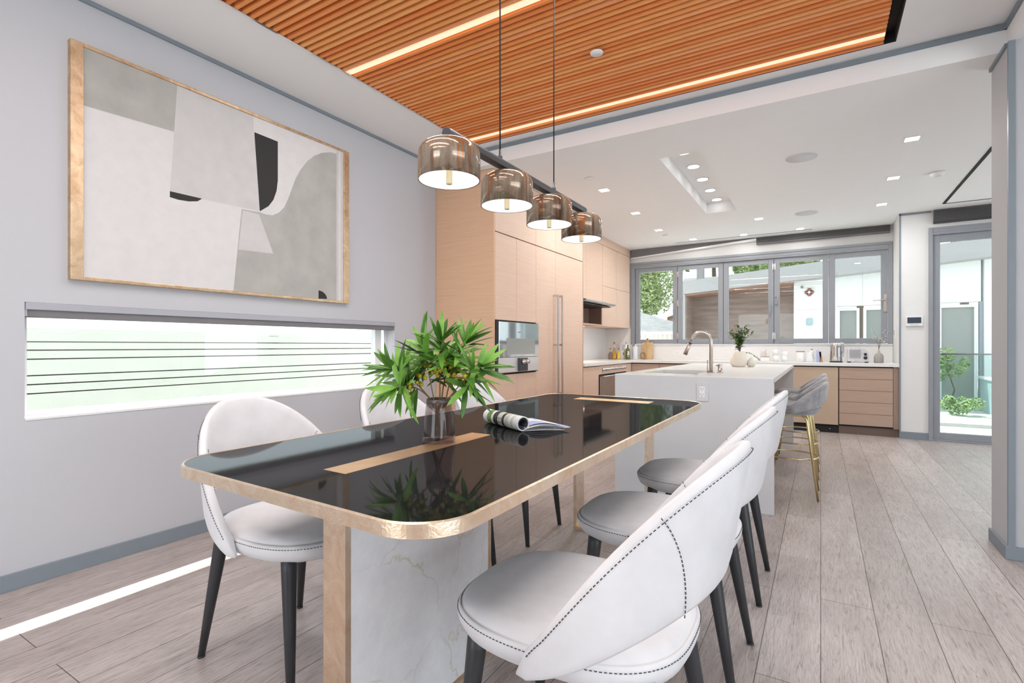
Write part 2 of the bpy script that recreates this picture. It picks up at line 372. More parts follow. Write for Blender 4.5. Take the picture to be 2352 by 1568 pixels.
# shadow-gap trims
def strip(n, *a, mat='trim'):
    struct('trim_%d' % n, box(*a), mat)
strip(1, XW, XW + .012, -3.0, 3.7, CD - .022, CD)
strip(2, XW, .85, 3.688, 3.7, CD - .034, CD - .006)
strip(3, .838, .85, -3.0, 3.7, CD - .034, CD - .006)
strip(4, .828, .855, 3.578, 3.60, 0, CK)
strip(5, .818, .83, 3.60, 3.89, CK - .02, CK)
strip(6, XR - .004, XR + .012, YS - .012, YS, 0, CK)
strip(7, XR, 1.10, YS - .012, YS, CK - .022, CK)
strip(8, 1.150, 1.178, 5.4, 7.30, CK - .004, CK + .002, mat='dark')
strip(9, 1.16, 2.3, 7.30, 7.312, CK - .004, CK + .002, mat='dark')
strip(10, -1.9, -.1, 7.985, 7.995, CK - .003, CK + .002, mat='char')
struct('baseboard_left', box(XW, XW + .014, -3.0, 3.786, 0, .075), 'trim', .002)
struct('baseboard_right', box(.816, 4.2, 3.576, 3.59, 0, .068).box(.816, .83, 3.59, 3.89, 0, .068), 'trim', .002)
struct('baseboard_corner', box(XR, 1.1, YS - .014, YS, 0, .082), 'trim', .002)

# low window: frame, pane, sill
r = sroot('window_1', (XW - .1, (Y0 + Y1) / 2, Z0))
w = MB(); fx0, fx1 = XW - .15, XW - .10
w.box(fx0, fx1, Y0, Y0 + .035, Z0, Z1); w.box(fx0, fx1, Y1 - .13, Y1 - .06, Z0, Z1); w.box(fx0, fx1, Y0 + .035, Y1 - .13, Z0, Z0 + .03); w.box(fx0, fx1, Y0 + .035, Y1 - .13, Z1 - .05, Z1); w.box(fx0, fx1, Y1 - .03, Y1, Z0, Z1)
w.build('window_frame', 'white', r)
box(XW - .128, XW - .124, Y0 + .02, Y1 - .1, Z0 + .02, Z1 - .04).build('window_pane', 'paneclear', r)
box(XW - .13, XW + .004, Y0 + .001, Y1 - .001, Z0 - .001, Z0 + .012).build('window_sill', 'white', r, bevel=.002)
rb = thing('roller_blind', (XW - .03, (Y0 + Y1) / 2, 1.235), 'grey roller blind rolled up in its cassette above the low slatted window', 'blind')
box(XW - .065, XW + .006, Y0 + .002, Y1 - .002, 1.268, 1.301).build('cassette', 'cassette', rb, bevel=.002)
MB().lathe([(.020, Y0 + .01), (.020, Y1 - .01)], (XW - .03, 0, 1.252), 20, 'y').build('fabric_roll', 'fabricshade', rb)
box(XW - .012, XW - .004, Y0 + .006, Y1 - .006, 1.235, 1.268).build('hem_bar', 'fabricshade', rb)
box(XW - .06, XW + .002, Y0 + .001, Y0 + .008, 1.236, 1.268).build('end_cap', 'cassette', rb)

# kitchen window
r = sroot('window_2', (-.93, YB, wz0))
w = MB()
fy0, fy1 = YB - .02, YB + .10
w.box(wx0, wx0 + .045, fy0, fy1, wz0, wz1); w.box(wx1 - .045, wx1, fy0, fy1, wz0, wz1); w.box(wx0 + .045, wx1 - .045, fy0 + .001, fy1, wz1 - .085, wz1 - .001); w.box(wx0 + .045, wx1 - .045, fy0 + .001, fy1, wz0 - .005, wz0 + .012)
w.box(wx0 - .015, wx1 - .002, fy0 - .009, fy0 - .0005, wz1 - .02, wz1 + .012); w.box(wx0 - .015, wx0 + .012, fy0 - .009, fy0 - .0005, wz0, wz1 - .0205); w.box(wx0 + .046, wx1 - .046, fy0 - .004, fy0 + .0005, wz1 - .062, wz1 - .030)
w.build('window_frame', 'frame', r, bevel=.003)
edges = [-2.612, -1.934, -1.258, -.577, .096, .752]
for i in range(5):
    a, c = edges[i] + .003, edges[i + 1] - .003; za, zb = wz0 + .014, wz1 - .09
    s = MB(); lw = .070; tw = .062; bw = .068; y0, y1 = YB + .012, YB + .062
    s.box(a, a + lw, y0, y1, za, zb); s.box(c - lw, c, y0, y1, za, zb); s.box(a + lw, c - lw, y0, y1, zb - tw, zb); s.box(a + lw, c - lw, y0, y1, za, za + bw)
    so = s.build('sash', 'frame', r, bevel=.003)
    box(a + lw - .01, c - lw + .01, YB + .034, YB + .040, za + bw - .01, zb - tw + .01).build('pane', 'pane', so, local=False)
    g = MB(); g.box(a - .004, a + .001, y0 + .004, y1, za, zb); g.build('gasket', 'framedark', so)
for x, z in [(edges[1], 2.23), (edges[1], 1.77), (edges[1], 1.25), (edges[3], 2.24), (edges[3], 1.24)]:
    h = MB(); h.lathe([(.009, z - .055), (.009, z + .055)], (x, YB + .004, 0), 12); h.box(x - .02, x + .02, YB + .004, YB + .013, z - .045, z + .045)
    h.build('hinge', 'steel', r)
h = MB(); x = edges[3] + .022; h.tube([(x, YB + .012, 1.80), (x + .025, YB - .03, 1.80), (x + .025, YB - .03, 1.69), (x, YB + .012, 1.69)], .007, 8); h.build('sash_handle', 'frame', r)
for x in (edges[1] - .045, edges[3] - .045):
    h = MB(); h.box(x - .012, x + .012, YB - .002, YB + .012, 1.60, 1.68); h.tube([(x, YB - .008, 1.66), (x - .004, YB - .022, 1.52)], .008, 8); h.build('latch', 'frame', r)
h = MB(); x = edges[5] - .03; h.box(x - .018, x + .018, YB - .004, YB + .012, 1.545, 1.775); h.tube([(x, YB - .004, 1.70), (x, YB - .045, 1.70), (x - .135, YB - .045, 1.695)], .009, 8); h.build('lever_handle', 'nickel', r, bevel=.002)
# shade pockets above window and door
t_ = thing('cellular_shade', (-1.66, YB, 2.56), 'dark grey pleated shade tapering above the far panes next to the oak cabinets', 'shade', 'pleated shades tucked under the ceiling')
w = MB(); w.prism([(-2.66, 2.535), (-2.66, CK), (-.80, CK), (-.80, CK - .012)], YB - .055, YB, 'y'); w.build('pleated_fabric', 'fabricshade', t_)
w = MB(); w.prism([(-2.66, 2.52), (-2.66, 2.536), (-.80, CK - .011), (-.80, CK - .045)], YB - .065, YB, 'y'); w.build('bottom_rail', 'white', t_)
t_ = thing('cellular_shade', (-.02, YB, 2.58), 'dark grey pleated shade above the window panes behind the kettle', 'shade', 'pleated shades tucked under the ceiling')
w = MB()
for k in range(6): w.prism([(YB - .06, 2.585 + k * .0138), (YB, 2.585 + k * .0138), (YB, 2.598 + k * .0138), (YB - .05, 2.598 + k * .0138)], -.80, .77, 'x')
w.build('pleated_fabric', 'fabricshade', t_); box(-.80, .77, YB - .062, YB, 2.57, 2.587).build('bottom_rail', 'fabricshade', t_)
t_ = thing('cellular_shade', (1.7, YS, 2.51), 'dark grey pleated shade stacked above the glass terrace door', 'shade', 'pleated shades tucked under the ceiling')
w = MB()
for k in range(12): w.prism([(YS - .05, 2.53 + k * .0115), (YS, 2.53 + k * .0115), (YS, 2.541 + k * .0115), (YS - .038, 2.541 + k * .0115)], 1.118, 2.3, 'x')
w.build('pleated_fabric', 'fabricshade', t_); box(1.118, 2.3, YS - .05, YS, 2.512, 2.532).build('bottom_rail', 'char', t_)

# glass terrace door
r = sroot('door_1', (1.7, YS, 0))
w = MB(); w.box(1.075, 1.115, YS - .02, YS + .12, 0, 2.47); w.box(2.30, 2.35, YS - .02, YS + .12, 0, 2.47); w.box(1.1155, 2.2995, YS - .018, YS + .12, 2.385, 2.469); w.box(1.1155, 2.2995, YS - .01, YS + .12, 0, .018); w.box(1.116, 2.299, YS - .024, YS - .0185, 2.415, 2.445)
w.build('door_frame', 'frame', r, bevel=.003)
w = MB(); y0, y1 = YS + .012, YS + .062; w.box(1.118, 1.184, y0, y1, .018, 2.38); w.box(2.23, 2.297, y0, y1, .018, 2.38); w.box(1.184, 2.23, y0, y1, 2.30, 2.38); w.box(1.184, 2.23, y0, y1, .018, .095)
dl = w.build('door_leaf', 'frame', r, bevel=.003)
box(1.175, 2.24, YS + .034, YS + .040, .08, 2.31).build('door_pane', 'pane', dl)

# ------------------------------------------------------------------ slatted ceiling panel
r = thing('slatted_ceiling_panel', (-1.1, .6, CD - .03), 'orange cedar slat panel recessed in the white dining ceiling', 'ceiling panel')
w = MB(); PITCH = .043; lightY = (-1.603, -.328, .947, 2.222, 3.497)  # strips short of the far pair are unseen, added to brighten the dining area
y = SY1 - .022; ys = []
k0 = int(SY0 / PITCH) + 1; k1 = int((SY1 - .012) / PITCH)
for k in range(k0, k1 + 1):
    yc = k * PITCH
    if any(k == round(q / PITCH) for q in lightY): continue
    w.box(SX0 + .012, .305, yc - .0098, yc + .0098, CD - .006, CD + .064)
w.build('slats', 'cedar', r)
w = MB(); w.box(SX0, SX0 + .012, SY0, SY1, CD - .01, CD + .12); w.build('edge_channel', 'chrome', r)
w = MB(); w.box(SX0 + .012, SX1, SY0, SY1, CD + .075, CD + .12); w.box(.318, SX1, SY0, SY1 - .012, CD + .06, CD + .075); w.box(SX1 - .006, SX1, SY0, SY1, CD, CD + .1); w.box(SX0 + .012, SX1, SY1 - .004, SY1, CD, CD + .1)
w.build('backing', 'dark', r)
for ly in lightY:  # builds the unseen added strips along with the visible pair
    ky = round(ly / PITCH) * PITCH
    box(SX0 + .015, .305, ky - .0175, ky + .0175, CD - .003, CD + .012).build('light_strip', 'ledpeach', r)
d = thing('smoke_detector', (-1.11, 2.79, CD - .03), 'round white disc detector hanging under the orange cedar slats', 'smoke detector')
MB().lathe([(.001, CD - .030), (.036, CD - .030), (.038, CD - .026), (.036, CD - .022), (.001, CD - .022)], (-1.11, 2.79, 0), 32).build('disc', 'whitematte', d)
MB().lathe([(.014, CD - .022), (.014, CD - .006)], (-1.11, 2.79, 0), 16).build('neck', 'char', d)

# ------------------------------------------------------------------ ceiling fittings
def downlight(x, y, label, first=[None]):
    if first[0] is None:
        o = thing('recessed_downlight', (x, y, CK), label, 'downlight', 'square recessed downlights')
        w = MB(); s = .05
        for a in ((-s, s, -s, -s + .006), (-s, s, s - .006, s), (-s, -s + .006, -s, s), (s - .006, s, -s, s)): w.box(*a, -.004, .0)
        w.build('bezel', 'whitematte', o, local=True); box(-.044, .044, -.044, .044, -.003, -.001).build('lens', 'led', o, local=True); first[0] = o
    else: dup(first[0], (x, y, CK), 0, label)
for x, y, lb in [(-1.87, 4.90, 'square downlight beside the sprinkler cap, first from the pendant lamps'), (-1.875, 5.94, 'square downlight second in the row over the oak cabinets'),
                 (-1.88, 6.97, 'square downlight third in the row over the oak cabinets, by the small sprinkler cap'), (-1.61, 7.83, 'square downlight over the counter with oil bottles near the window shade'),
                 (-.93, 7.89, 'square downlight near the window above the island faucet'), (-.235, 7.87, 'square downlight near the window above the toaster end'),
                 (-.654, 6.99, 'square downlight just past the end of the long ceiling recess'), (.579, 6.98, 'square downlight third in the row over the walkway, by the wall stub'),
                 (.582, 5.94, 'square downlight second in the walkway row, by the smoke alarm'), (.593, 4.89, 'square downlight largest of all, over the walkway beside the speaker')]:
    downlight(x, y, lb)
def puck(name, x, y, r, label, cat, mat, h=.006, group=None):
    return tag(MB().lathe([(r, CK - h * .4), (r * .985, CK - h), (.0005, CK - h)], (x, y, 0), 40).build(name, mat), label, cat, group)
s1 = thing('ceiling_speaker', (-.137, 4.90, CK - .006), 'large round white in-ceiling speaker over the island stools', 'speaker', 'round ceiling speakers')
MB().lathe([(.115, -.003 + .006), (.118, 0), (.122, .003), (.122, .006)], (0, 0, 0), 40, caps=False).build('rim', 'whitematte', s1, local=True)
MB().lathe([(.0005, .001), (.115, .001), (.115, .006)], (0, 0, 0), 40).build('grille', 'speaker', s1, local=True)
dup(s1, (-.145, 6.98, CK - .006), 0, 'round in-ceiling speaker further along, between downlights toward the window')
s = thing('smoke_alarm', (.905, 5.96, CK - .03), 'white domed smoke alarm on the kitchen ceiling by the walkway downlights', 'smoke alarm')
MB().lathe([(.03, CK - .032), (.045, CK - .030), (.055, CK - .014), (.056, CK)], (.905, 5.96, 0), 32).build('dome', 'whitematte', s)
MB().lathe([(.026, CK - .036), (.03, CK - .030)], (.905, 5.96, 0), 24).build('vent_ring', 'speaker', s)
puck('ceiling_sprinkler_cap', -1.858, 4.48, .042, 'white sprinkler cap just beyond the pendant lamps', 'sprinkler', 'whitematte', .008)
puck('ceiling_sprinkler_cap', -1.89, 7.35, .036, 'small white sprinkler cap near the oak upper cabinets', 'sprinkler', 'whitematte', .01)
rec = [(4.614, 'first'), (5.03, 'second'), (5.46, 'third'), (5.885, 'fourth'), (6.30, 'fifth')]
first = None
for yy, wd in rec:
    lb = '%s round lamp from the dining side inside the long ceiling recess' % wd
    if first is None:
        first = thing('recess_lamp', (-1.03, yy, CK + .125), lb, 'downlight', 'round lamps in the ceiling recess')
        MB().lathe([(.062, -.004), (.062, 0)], (0, 0, 0), 28, caps=True).build('trim_ring', 'whitematte', first, local=True)
        MB().lathe([(.0005, -.006), (.052, -.006), (.052, -.004)], (0, 0, 0), 28).build('lens', 'ledsoft', first, local=True)
    else: dup(first, (-1.03, yy, CK + .125), 0, lb)

# ------------------------------------------------------------------ dining table
ZT = .782; ZV = ZT + .0006; TX0, TX1, TY0, TY1 = -1.553, -.567, .693, 3.10
def tk(x, y): return (x, y - .04 * (x + 1.06))
def rrect(x0, x1, y0, y1, r, n=20):
    p = []
    for cx, cy, a0 in ((x1 - r, y0 + r, -90), (x1 - r, y1 - r, 0), (x0 + r, y1 - r, 90), (x0 + r, y0 + r, 180)):
        for k in range(n + 1):
            a = math.radians(a0 + 90 * k / n); p.append((cx + r * math.cos(a), cy + r * math.sin(a)))
    return p
tb = thing('dining_table', (-1.06, 1.9, 0), 'long dining table with glossy black top and champagne gold edge', 'table')
outer = [tk(*p) for p in rrect(TX0, TX1, TY0, TY1, .13)]; inner = [tk(*p) for p in rrect(TX0 + .007, TX1 - .007, TY0 + .007, TY1 - .007, .123)]
w = MB(); n = len(outer)
def ring(poly, z): return [(x, y, z) for x, y in poly]
inner2 = [tk(*p) for p in rrect(TX0 + .003, TX1 - .003, TY0 + .003, TY1 - .003, .127)]
loops = [ring(inner, ZT - .001), ring(inner2, ZT + .0005), ring(outer, ZT - .003), ring(outer, ZT - .030), ring(inner, ZT - .033)]
vs = [p for l in loops for p in l]; fs = []
for i in range(4):
    for k in range(n): fs.append((i * n + k, (i + 1) * n + k, (i + 1) * n + (k + 1) % n, i * n + (k + 1) % n))
w.add(vs, fs, False); w.build('edge_band', 'gold', tb)
w = MB(); w.prism(inner, ZT - .03, ZT - .001); w.build('tabletop', 'blackglass', tb)
# gold inlays in the top (above each leg)
def quad(x0, x1, y0, y1): return [tk(x0, y0), tk(x1, y0), tk(x1, y1), tk(x0, y1)]
NL = (-1.098, -1.012, .878, 1.535); FL = (-1.272, -.815, 2.815, 2.93)
w = MB(); w.prism(quad(*NL), ZT - .002, ZT - .0004); w.build('inlay', 'goldinlay', tb)
w = MB(); w.prism(quad(*FL), ZT - .002, ZT - .0004); w.build('inlay', 'goldinlay', tb)
# marble leg: gold frame (upright, upright, foot) round a marble slab
lg = MB(); ft = .018
def tkbox(mb, x0, x1, y0, y1, z0, z1): mb.prism(quad(x0, x1, y0, y1), z0, z1)
x0, x1, y0, y1 = NL
for q in ((x0, x1, y0, y0 + ft, 0, ZT - .03), (x0, x1, y1 - ft, y1, 0, ZT - .03), (x0, x1, y0 + ft, y1 - ft, 0, ft)): tkbox(lg, *q)
lo = lg.build('leg_frame', 'gold', tb); tag(lo, 'gold leaf frame around the marble slab leg')
ms = MB(); tkbox(ms, x0 + .006, x1 - .002, y0 + ft, y1 - ft, ft, ZT - .031); mo = ms.build('marble_panel', 'marble', tb); tag(mo, 'white gold-veined marble slab')
lg = MB(); x0, x1, y0, y1 = FL; ft = .02
for q in ((x0, x0 + ft, y0, y1, 0, ZT - .03), (x1 - ft, x1, y0, y1, 0, ZT - .03), (x0 + ft, x1 - ft, y0, y1, 0, ft)): tkbox(lg, *q)
lg.build('leg_frame', 'gold', tb)

# ------------------------------------------------------------------ dining chairs
def se(c, p): return math.copysign(abs(c) ** p, c)
def shell(zt, zb, rx, ry, phm=100, nphi=36, th=.030, cx=.0, lean=.078, zref=.45, tipround=.05):
    """curved backrest wrapped round the seat; returns MB plus a function for points on its outer skin"""
    m = MB(); m.smooth = True; nc = 14
    def plan(phi, z, off):
        a = rx + lean * max(0, (z - zref)) * max(0., math.cos(phi)) ** .8 / .45 + off
        bb = ry + .03 * (z - zref) / .45 + off
        return (cx - a * se(math.cos(phi), .9), bb * se(math.sin(phi), .9))
    loops = []
    for i in range(nphi + 1):
        s = -1 + 2 * i / nphi; phi = math.radians(phm) * s; a = abs(s)
        top, bot = zt(a), zb(a); mid = (top + bot) / 2; half = (top - bot) / 2
        e = min(1, (1 - a) / tipround) if a < 1 else 0
        k = math.sqrt(max(0, 1 - (1 - e) ** 2)) if e < 1 else 1
        half *= .25 + .75 * k; t = th * (.35 + .65 * k); L = []
        for j in range(nc):
            u = 2 * PI * j / nc; zz = mid + half * se(math.sin(u), .42); off = t / 2 * se(math.cos(u), .55)
            x, y = plan(phi, zz, off); L.append((x, y, zz))
        loops.append(L)
    vs = [p for L in loops for p in L]; fs = []
    for i in range(nphi):
        for j in range(nc): fs.append((i * nc + j, i * nc + (j + 1) % nc, (i + 1) * nc + (j + 1) % nc, (i + 1) * nc + j))
    fs.append(list(range(nc))[::-1]); fs.append([nphi * nc + j for j in range(nc)])
    m.add(vs, fs, True)
    return m, plan
def dashes(m, pts, step=.0095, ln=.0055, wd=.0011):
    """short stitches along a polyline"""
    P = [Vector(p) for p in pts]; d = 0; nxt = 0
    for a, b in zip(P, P[1:]):
        L = (b - a).length
        if L < 1e-9: continue
        u = (b - a) / L
        while nxt <= d + L:
            q = a + u * (nxt - d); e = q + u * ln
            m.tube([q, e], wd, 4); nxt += step
        d += L
ZTOP = lambda a: .452 + .45 * max(0, math.cos(a * PI / 2)) ** .92
ZBOT = lambda a: .424 + .192 * max(0, math.cos(a * PI / 2)) ** 1.2
def seat_mb(x0, x1, hy, z0, zs, ztop, p=.72):
    m = MB(); m.smooth = True; n = 56; cx = (x0 + x1) / 2; rx = (x1 - x0) / 2
    prof = [(.55, z0), (.86, z0 + .002), (.955, z0 + .016), (.995, z0 + .038), (1.0, z0 + .05), (.992, zs - .008), (.975, zs - .001), (.968, zs - .003), (.955, zs + .002), (.92, zs + .012), (.8, zs + .02), (.5, ztop - .003), (.2, ztop), (.001, ztop)]
    vs = []; fs = []
    for s, z in prof:
        for k in range(n):
            a = 2 * PI * k / n; vs.append((cx + rx * s * se(math.cos(a), p + .05), hy * s * se(math.sin(a), p), z))
    for i in range(len(prof) - 1):
        for k in range(n): fs.append((i * n + k, i * n + (k + 1) % n, (i + 1) * n + (k + 1) % n, (i + 1) * n + k))
    fs.append(list(range(n))[::-1]); m.add(vs, fs, True)
    seam = [(cx + rx * .998 * se(math.cos(2 * PI * k / 90), p + .05), hy * .998 * se(math.sin(2 * PI * k / 90), p), zs - .012) for k in range(91)]
    return m, seam
def make_chair(loc, rz, label, group):
    t = thing('dining_chair', loc, label, 'chair', group, rz)
    m, seam = seat_mb(-.243, .315, .243, .42, .488, .507); so = m.build('seat', 'suede', t, local=True)
    st = MB(); dashes(st, seam); st.build('stitching', 'thread', so, local=True)
    m, plan = shell(ZTOP, ZBOT, .262, .258); bo = m.build('backrest', 'suede', t, local=True)
    st = MB()
    def outer_pt(s, z, off=.0155): x, y = plan(math.radians(100) * s, z, off); return (x, y, z)
    dashes(st, [outer_pt(s / 60, ZTOP(abs(s / 60)) - .017) for s in range(-56, 57)], .0095)
    for sg in (-1, 1):
        for off in (.0155, -.0155):
            sm_ = MB()
            s0, s1 = (.47, .33) if off > 0 else (.56, .44)
            pts = []
            for k in range(25):
                f = k / 24; sc = s0 + (s1 - s0) * (1 - (1 - f) ** 1.6); zt_, zb_ = ZTOP(sc) - .003, ZBOT(sc) + .010; pts.append(outer_pt(sg * sc, zt_ + (zb_ - zt_) * f, off))
            dashes(sm_, pts)
            sm_.build('seam_stitching', 'thread', bo, local=True)
    st.build('edge_stitching', 'thread', bo, local=True)
    for x, y, fx, fy in ((-.175, .165, -.25, .20), (-.175, -.165, -.25, -.20), (.205, .175, .25, .20), (.205, -.175, .25, -.20)):
        g = MB(); p0 = Vector((x, y, .445)); p1 = Vector((fx, fy, .004)); pts = [p0 + (p1 - p0) * f for f in (0, .1, .5, 1)]
        g.tube(pts, [.0245, .0235, .0185, .0115], 16); g.lathe([(.0125, 0), (.0125, .006)], (fx, fy, 0), 14); g.build('leg', 'leg', t, local=True)
    return t
GC = 'pale suede dining chairs round the black table'
CXR, CXL = -.473, -1.627
ch = make_chair((CXR, 1.15, 0), PI, 'pale suede chair backing onto the walkway, beside the marble table leg', GC)
dup(ch, (CXR, 1.872, 0), PI, 'middle one of the three pale suede chairs with backs to the walkway')
dup(ch, (CXR, 2.593, 0), PI, 'pale suede chair backing onto the walkway at the island end of the table')
dup(ch, (CXL, 1.184, 0), 0, 'pale suede chair under the low window at the marble leg end of the table')
dup(ch, (CXL, 1.917, 0), 0, 'middle pale suede chair under the low window, behind the leafy branches')
dup(ch, (CXL, 2.650, 0), 0, 'pale suede chair by the oak end panel, last along the low window')

# ------------------------------------------------------------------ bar stools
def make_stool(loc, rz, label, group):
    t = thing('bar_stool', loc, label, 'stool', group, rz)
    m, seam = seat_mb(-.19, .215, .20, .600, .655, .668); m.build('seat', 'velvet', t, local=True)
    ZT2 = lambda a: .655 + .185 * max(0, math.cos(a * PI / 2)) ** .9; ZB2 = lambda a: .615 + .075 * max(0, math.cos(a * PI / 2)) ** 1.6
    m, plan = shell(ZT2, ZB2, .20, .215, phm=95, nphi=28, th=.034, lean=.055, zref=.62); bo = m.build('backrest', 'velvet', t, local=True)
    for sg in (-1, 1):
        st = MB()
        pts = [(*plan(math.radians(95) * sg * .42, z, .0178), z) for z in [ZT2(.42) - .01 - (ZT2(.42) - ZB2(.42) - .02) * k / 10 for k in range(11)]]
        dashes(st, pts, .01)
        st.build('seam_stitching', 'thread', bo, local=True)
    for sy in (-1, 1):
        g = MB(); pts = [Vector((-.175, .160 * sy, 0)), Vector((-.105, .112 * sy, .555)), Vector((-.095, .107 * sy, .580)), Vector((-.07, .105 * sy, .594)), Vector((.07, .105 * sy, .594)), Vector((.095, .107 * sy, .580)), Vector((.105, .112 * sy, .555)), Vector((.175, .160 * sy, 0))]
        g.tube(pts, .0082, 10); g.build('leg_frame', 'brass', t, local=True)
    g = MB(); R = [(.168 * math.cos(2 * PI * k / 40), .172 * math.sin(2 * PI * k / 40), .285) for k in range(41)]; R = [(x * 1.05, y * 1.02, z) for x, y, z in R]
    g.tube(R, .0058, 8, cap=False); g.build('footrest_ring', 'brass', t, local=True)
    for sx in (-.1, .1):
        g = MB(); g.tube([(sx * .6, -.105, .594), (sx * .6, .105, .594)], .007, 8); g.build('seat_rail', 'brass', t, local=True)
    return t
s0 = make_stool((-.19, 4.372, 0), PI, 'grey velvet bar stool with brass legs, first from the dining chairs', 'grey velvet stools at the island')
dup(s0, (-.19, 5.04, 0), PI, 'middle grey velvet bar stool of the three along the island')
dup(s0, (-.19, 5.71, 0), PI, 'grey velvet bar stool at the window end of the island')

# ------------------------------------------------------------------ pendant lamp
PX = -1.06
p = thing('linear_pendant', (PX, 1.9, 1.65), 'linear pendant with four glazed dome shades hanging from a charcoal bar', 'pendant lamp')
w = MB(); R = .0175
prof = [(PX + R * math.cos(a), 1.806 + R * math.sin(a)) for a in [PI * k / 12 for k in range(13)]] + [(PX - R, 1.790), (PX + R, 1.790)]
w.prism(prof, 1.335, 2.487, 'y'); w.build('bar', 'char', p, bevel=.002)
for yy in (1.669, 2.134):
    g = MB(); g.tube([(PX, yy, 1.82), (PX, yy, CD)], .0028, 8); c_ = g.build('cable', plain('black_cable', (.03, .03, .032), .9, spec=.1), p)
    g = MB(); g.lathe([(.009, 1.818), (.009, 1.832), (.0055, 1.834), (.0055, 1.856)], (PX, yy, 0), 14); g.build('cable_grip', 'char', c_)
    g = MB(); g.lathe([(.03, CD - .02), (.03, CD - .006)], (PX, yy, 0), 24); g.build('ceiling_cup', 'char', c_)
for k in range(4):
    yy = 1.353 + k * .3667; z0 = 1.65; Rr = .1035
    so = MB(); pr = [(Rr - .004, z0 + .001), (Rr, z0), (Rr, z0 + .078)]
    for j in range(1, 9):
        a = PI / 2 * j / 8; pr.append((Rr - .050 + .050 * math.cos(a) ** .9, z0 + .080 + .046 * math.sin(a) ** .9))
    pr += [(.03, z0 + .132), (.0005, z0 + .134)]
    so.lathe(pr, (PX, yy, 0), 56, caps=False); sh = so.build('shade', 'glaze', p)
    inn = MB(); inn.lathe([(.0005, z0 + .05), (.02, z0 + .03), (.06, z0 + .018), (Rr - .006, z0 + .010), (Rr - .004, z0 + .001)], (PX, yy, 0), 48, caps=False); inn.build('inner_lining', 'lampwhite', sh)
    sk = MB(); sk.lathe([(.0105, z0 + .05), (.0105, z0 - .009), (.0095, z0 - .012)], (PX, yy, 0), 20)
    sk.build('finial', plain('pale_brass_finial', srgb(228, 212, 172), .45), sh)
    st = MB(); st.lathe([(.008, z0 + .133), (.008, 1.795)], (PX, yy, 0), 14); st.build('stalk', 'char', sh)

# ------------------------------------------------------------------ picture on the wall
pc = thing('framed_picture', (XW + .03, 1.863, 1.421), 'large framed abstract picture of grey, white and black shapes above the low window', 'picture')
py0, py1, pz0, pz1 = 1.013, 2.714, 1.421, 2.583; fb = .052; xf = XW + .035
w = MB(); w.box(XW, xf, py0, py0 + fb, pz0, pz1); w.box(XW, xf, py1 - fb, py1, pz0, pz1); w.box(XW, xf, py0 + fb, py1 - fb, pz0, pz0 + .018); w.box(XW, xf, py0 + fb, py1 - fb, pz1 - .018, pz1)
w.build('frame', 'goldframe', pc, bevel=.002)
w = MB(); xc = XW + .026
w.box(XW, xc, py0 + fb, py1 - fb, pz0 + .018, pz1 - .018)
def patch(idx, pts, lift):
    w.cur = idx; w.add([(xc + lift, y, z) for y, z in pts], [list(range(len(pts)))], False)
ct, cb = pz1 - .019, pz0 + .019
patch(2, [(1.066, ct), (1.066, 2.28), (1.478, 2.298), (1.495, ct)][::1], .0004)
patch(1, [(1.497, ct), (1.478, 2.298), (1.456, 1.957), (1.632, 1.958), (1.984, 1.967), (1.947, 2.528), (1.945, ct)], .0004)
Sc = [(2.60, 2.535), (2.549, 2.53), (2.47, 2.50), (2.40, 2.455), (2.345, 2.40), (2.295, 2.33), (2.256, 2.26), (2.225, 2.18), (2.195, 2.10), (2.165, 2.035), (2.125, 1.99), (2.08, 1.962), (2.03, 1.957), (1.984, 1.962)]
patch(2, Sc + [(1.868, 1.955), (1.816, cb), (2.60, cb)], .0004)
patch(1, [(1.875, 1.949), (1.984, 1.946), (2.084, 1.709), (1.847, 1.699)], .0008)
patch(3, [(1.952, 2.465), (2.117, 2.461), (2.117, 2.20), (2.108, 2.13), (2.085, 2.065), (2.05, 2.015), (1.989, 1.968)], .0008)
patch(3, [(1.456, 1.960), (1.629, 1.961), (1.605, 1.940), (1.557, 1.927), (1.50, 1.923), (1.456, 1.927)], .0008)
patch(3, [(2.44, cb), (2.44, 1.50)] + [(2.44 + .075 * math.sin(a), cb + .06 * math.cos(a)) for a in (.3, .6, .9, 1.2, 1.5)], .0008)
patch(1, [(2.60, cb), (2.60, ct), (2.655, ct), (2.655, cb)], .0006)
patch(0, [(2.618, cb), (2.618, ct), (2.640, ct), (2.640, cb)], .0010)
w.build('canvas', ['artwhite', 'artlight', 'artgrey', 'artblack'], pc)

# ------------------------------------------------------------------ vase with branches
VX, VY = -1.085, 1.33
RV = Vector((math.cos(YAW), math.sin(YAW), 0)); DV = Vector((-math.sin(YAW), math.cos(YAW), 0)); UP = Vector((0, 0, 1))
vs_ = thing('glass_vase', (VX, VY, ZV), 'smoked glass vase on the black tabletop holding leafy branches', 'vase')
g = MB(); oct_ = [(.0545, 0), (.054, .012), (.0495, .06), (.0442, .11), (.0415, .138), (.0385, .139), (.0412, .11), (.0465, .06), (.050, .016)]
g.lathe(oct_, (VX, VY, ZV), 40, caps=False); g.build('glass_wall', 'smokeglass', vs_)
g = MB(); g.lathe([(.0005, .001), (.0535, .001), (.0542, .006), (.053, .012), (.0005, .013)], (VX, VY, ZV), 40); g.build('glass_base', 'smokeglass', vs_)
g = MB(); g.lathe([(.0418, .128), (.0428, .130), (.0428, .141), (.0408, .143), (.0385, .139), (.0388, .128)], (VX, VY, ZV), 40, caps=False); rim = g.build('rim_band', plain('dark_rim_glass', (.10, .085, .08), .2), vs_)
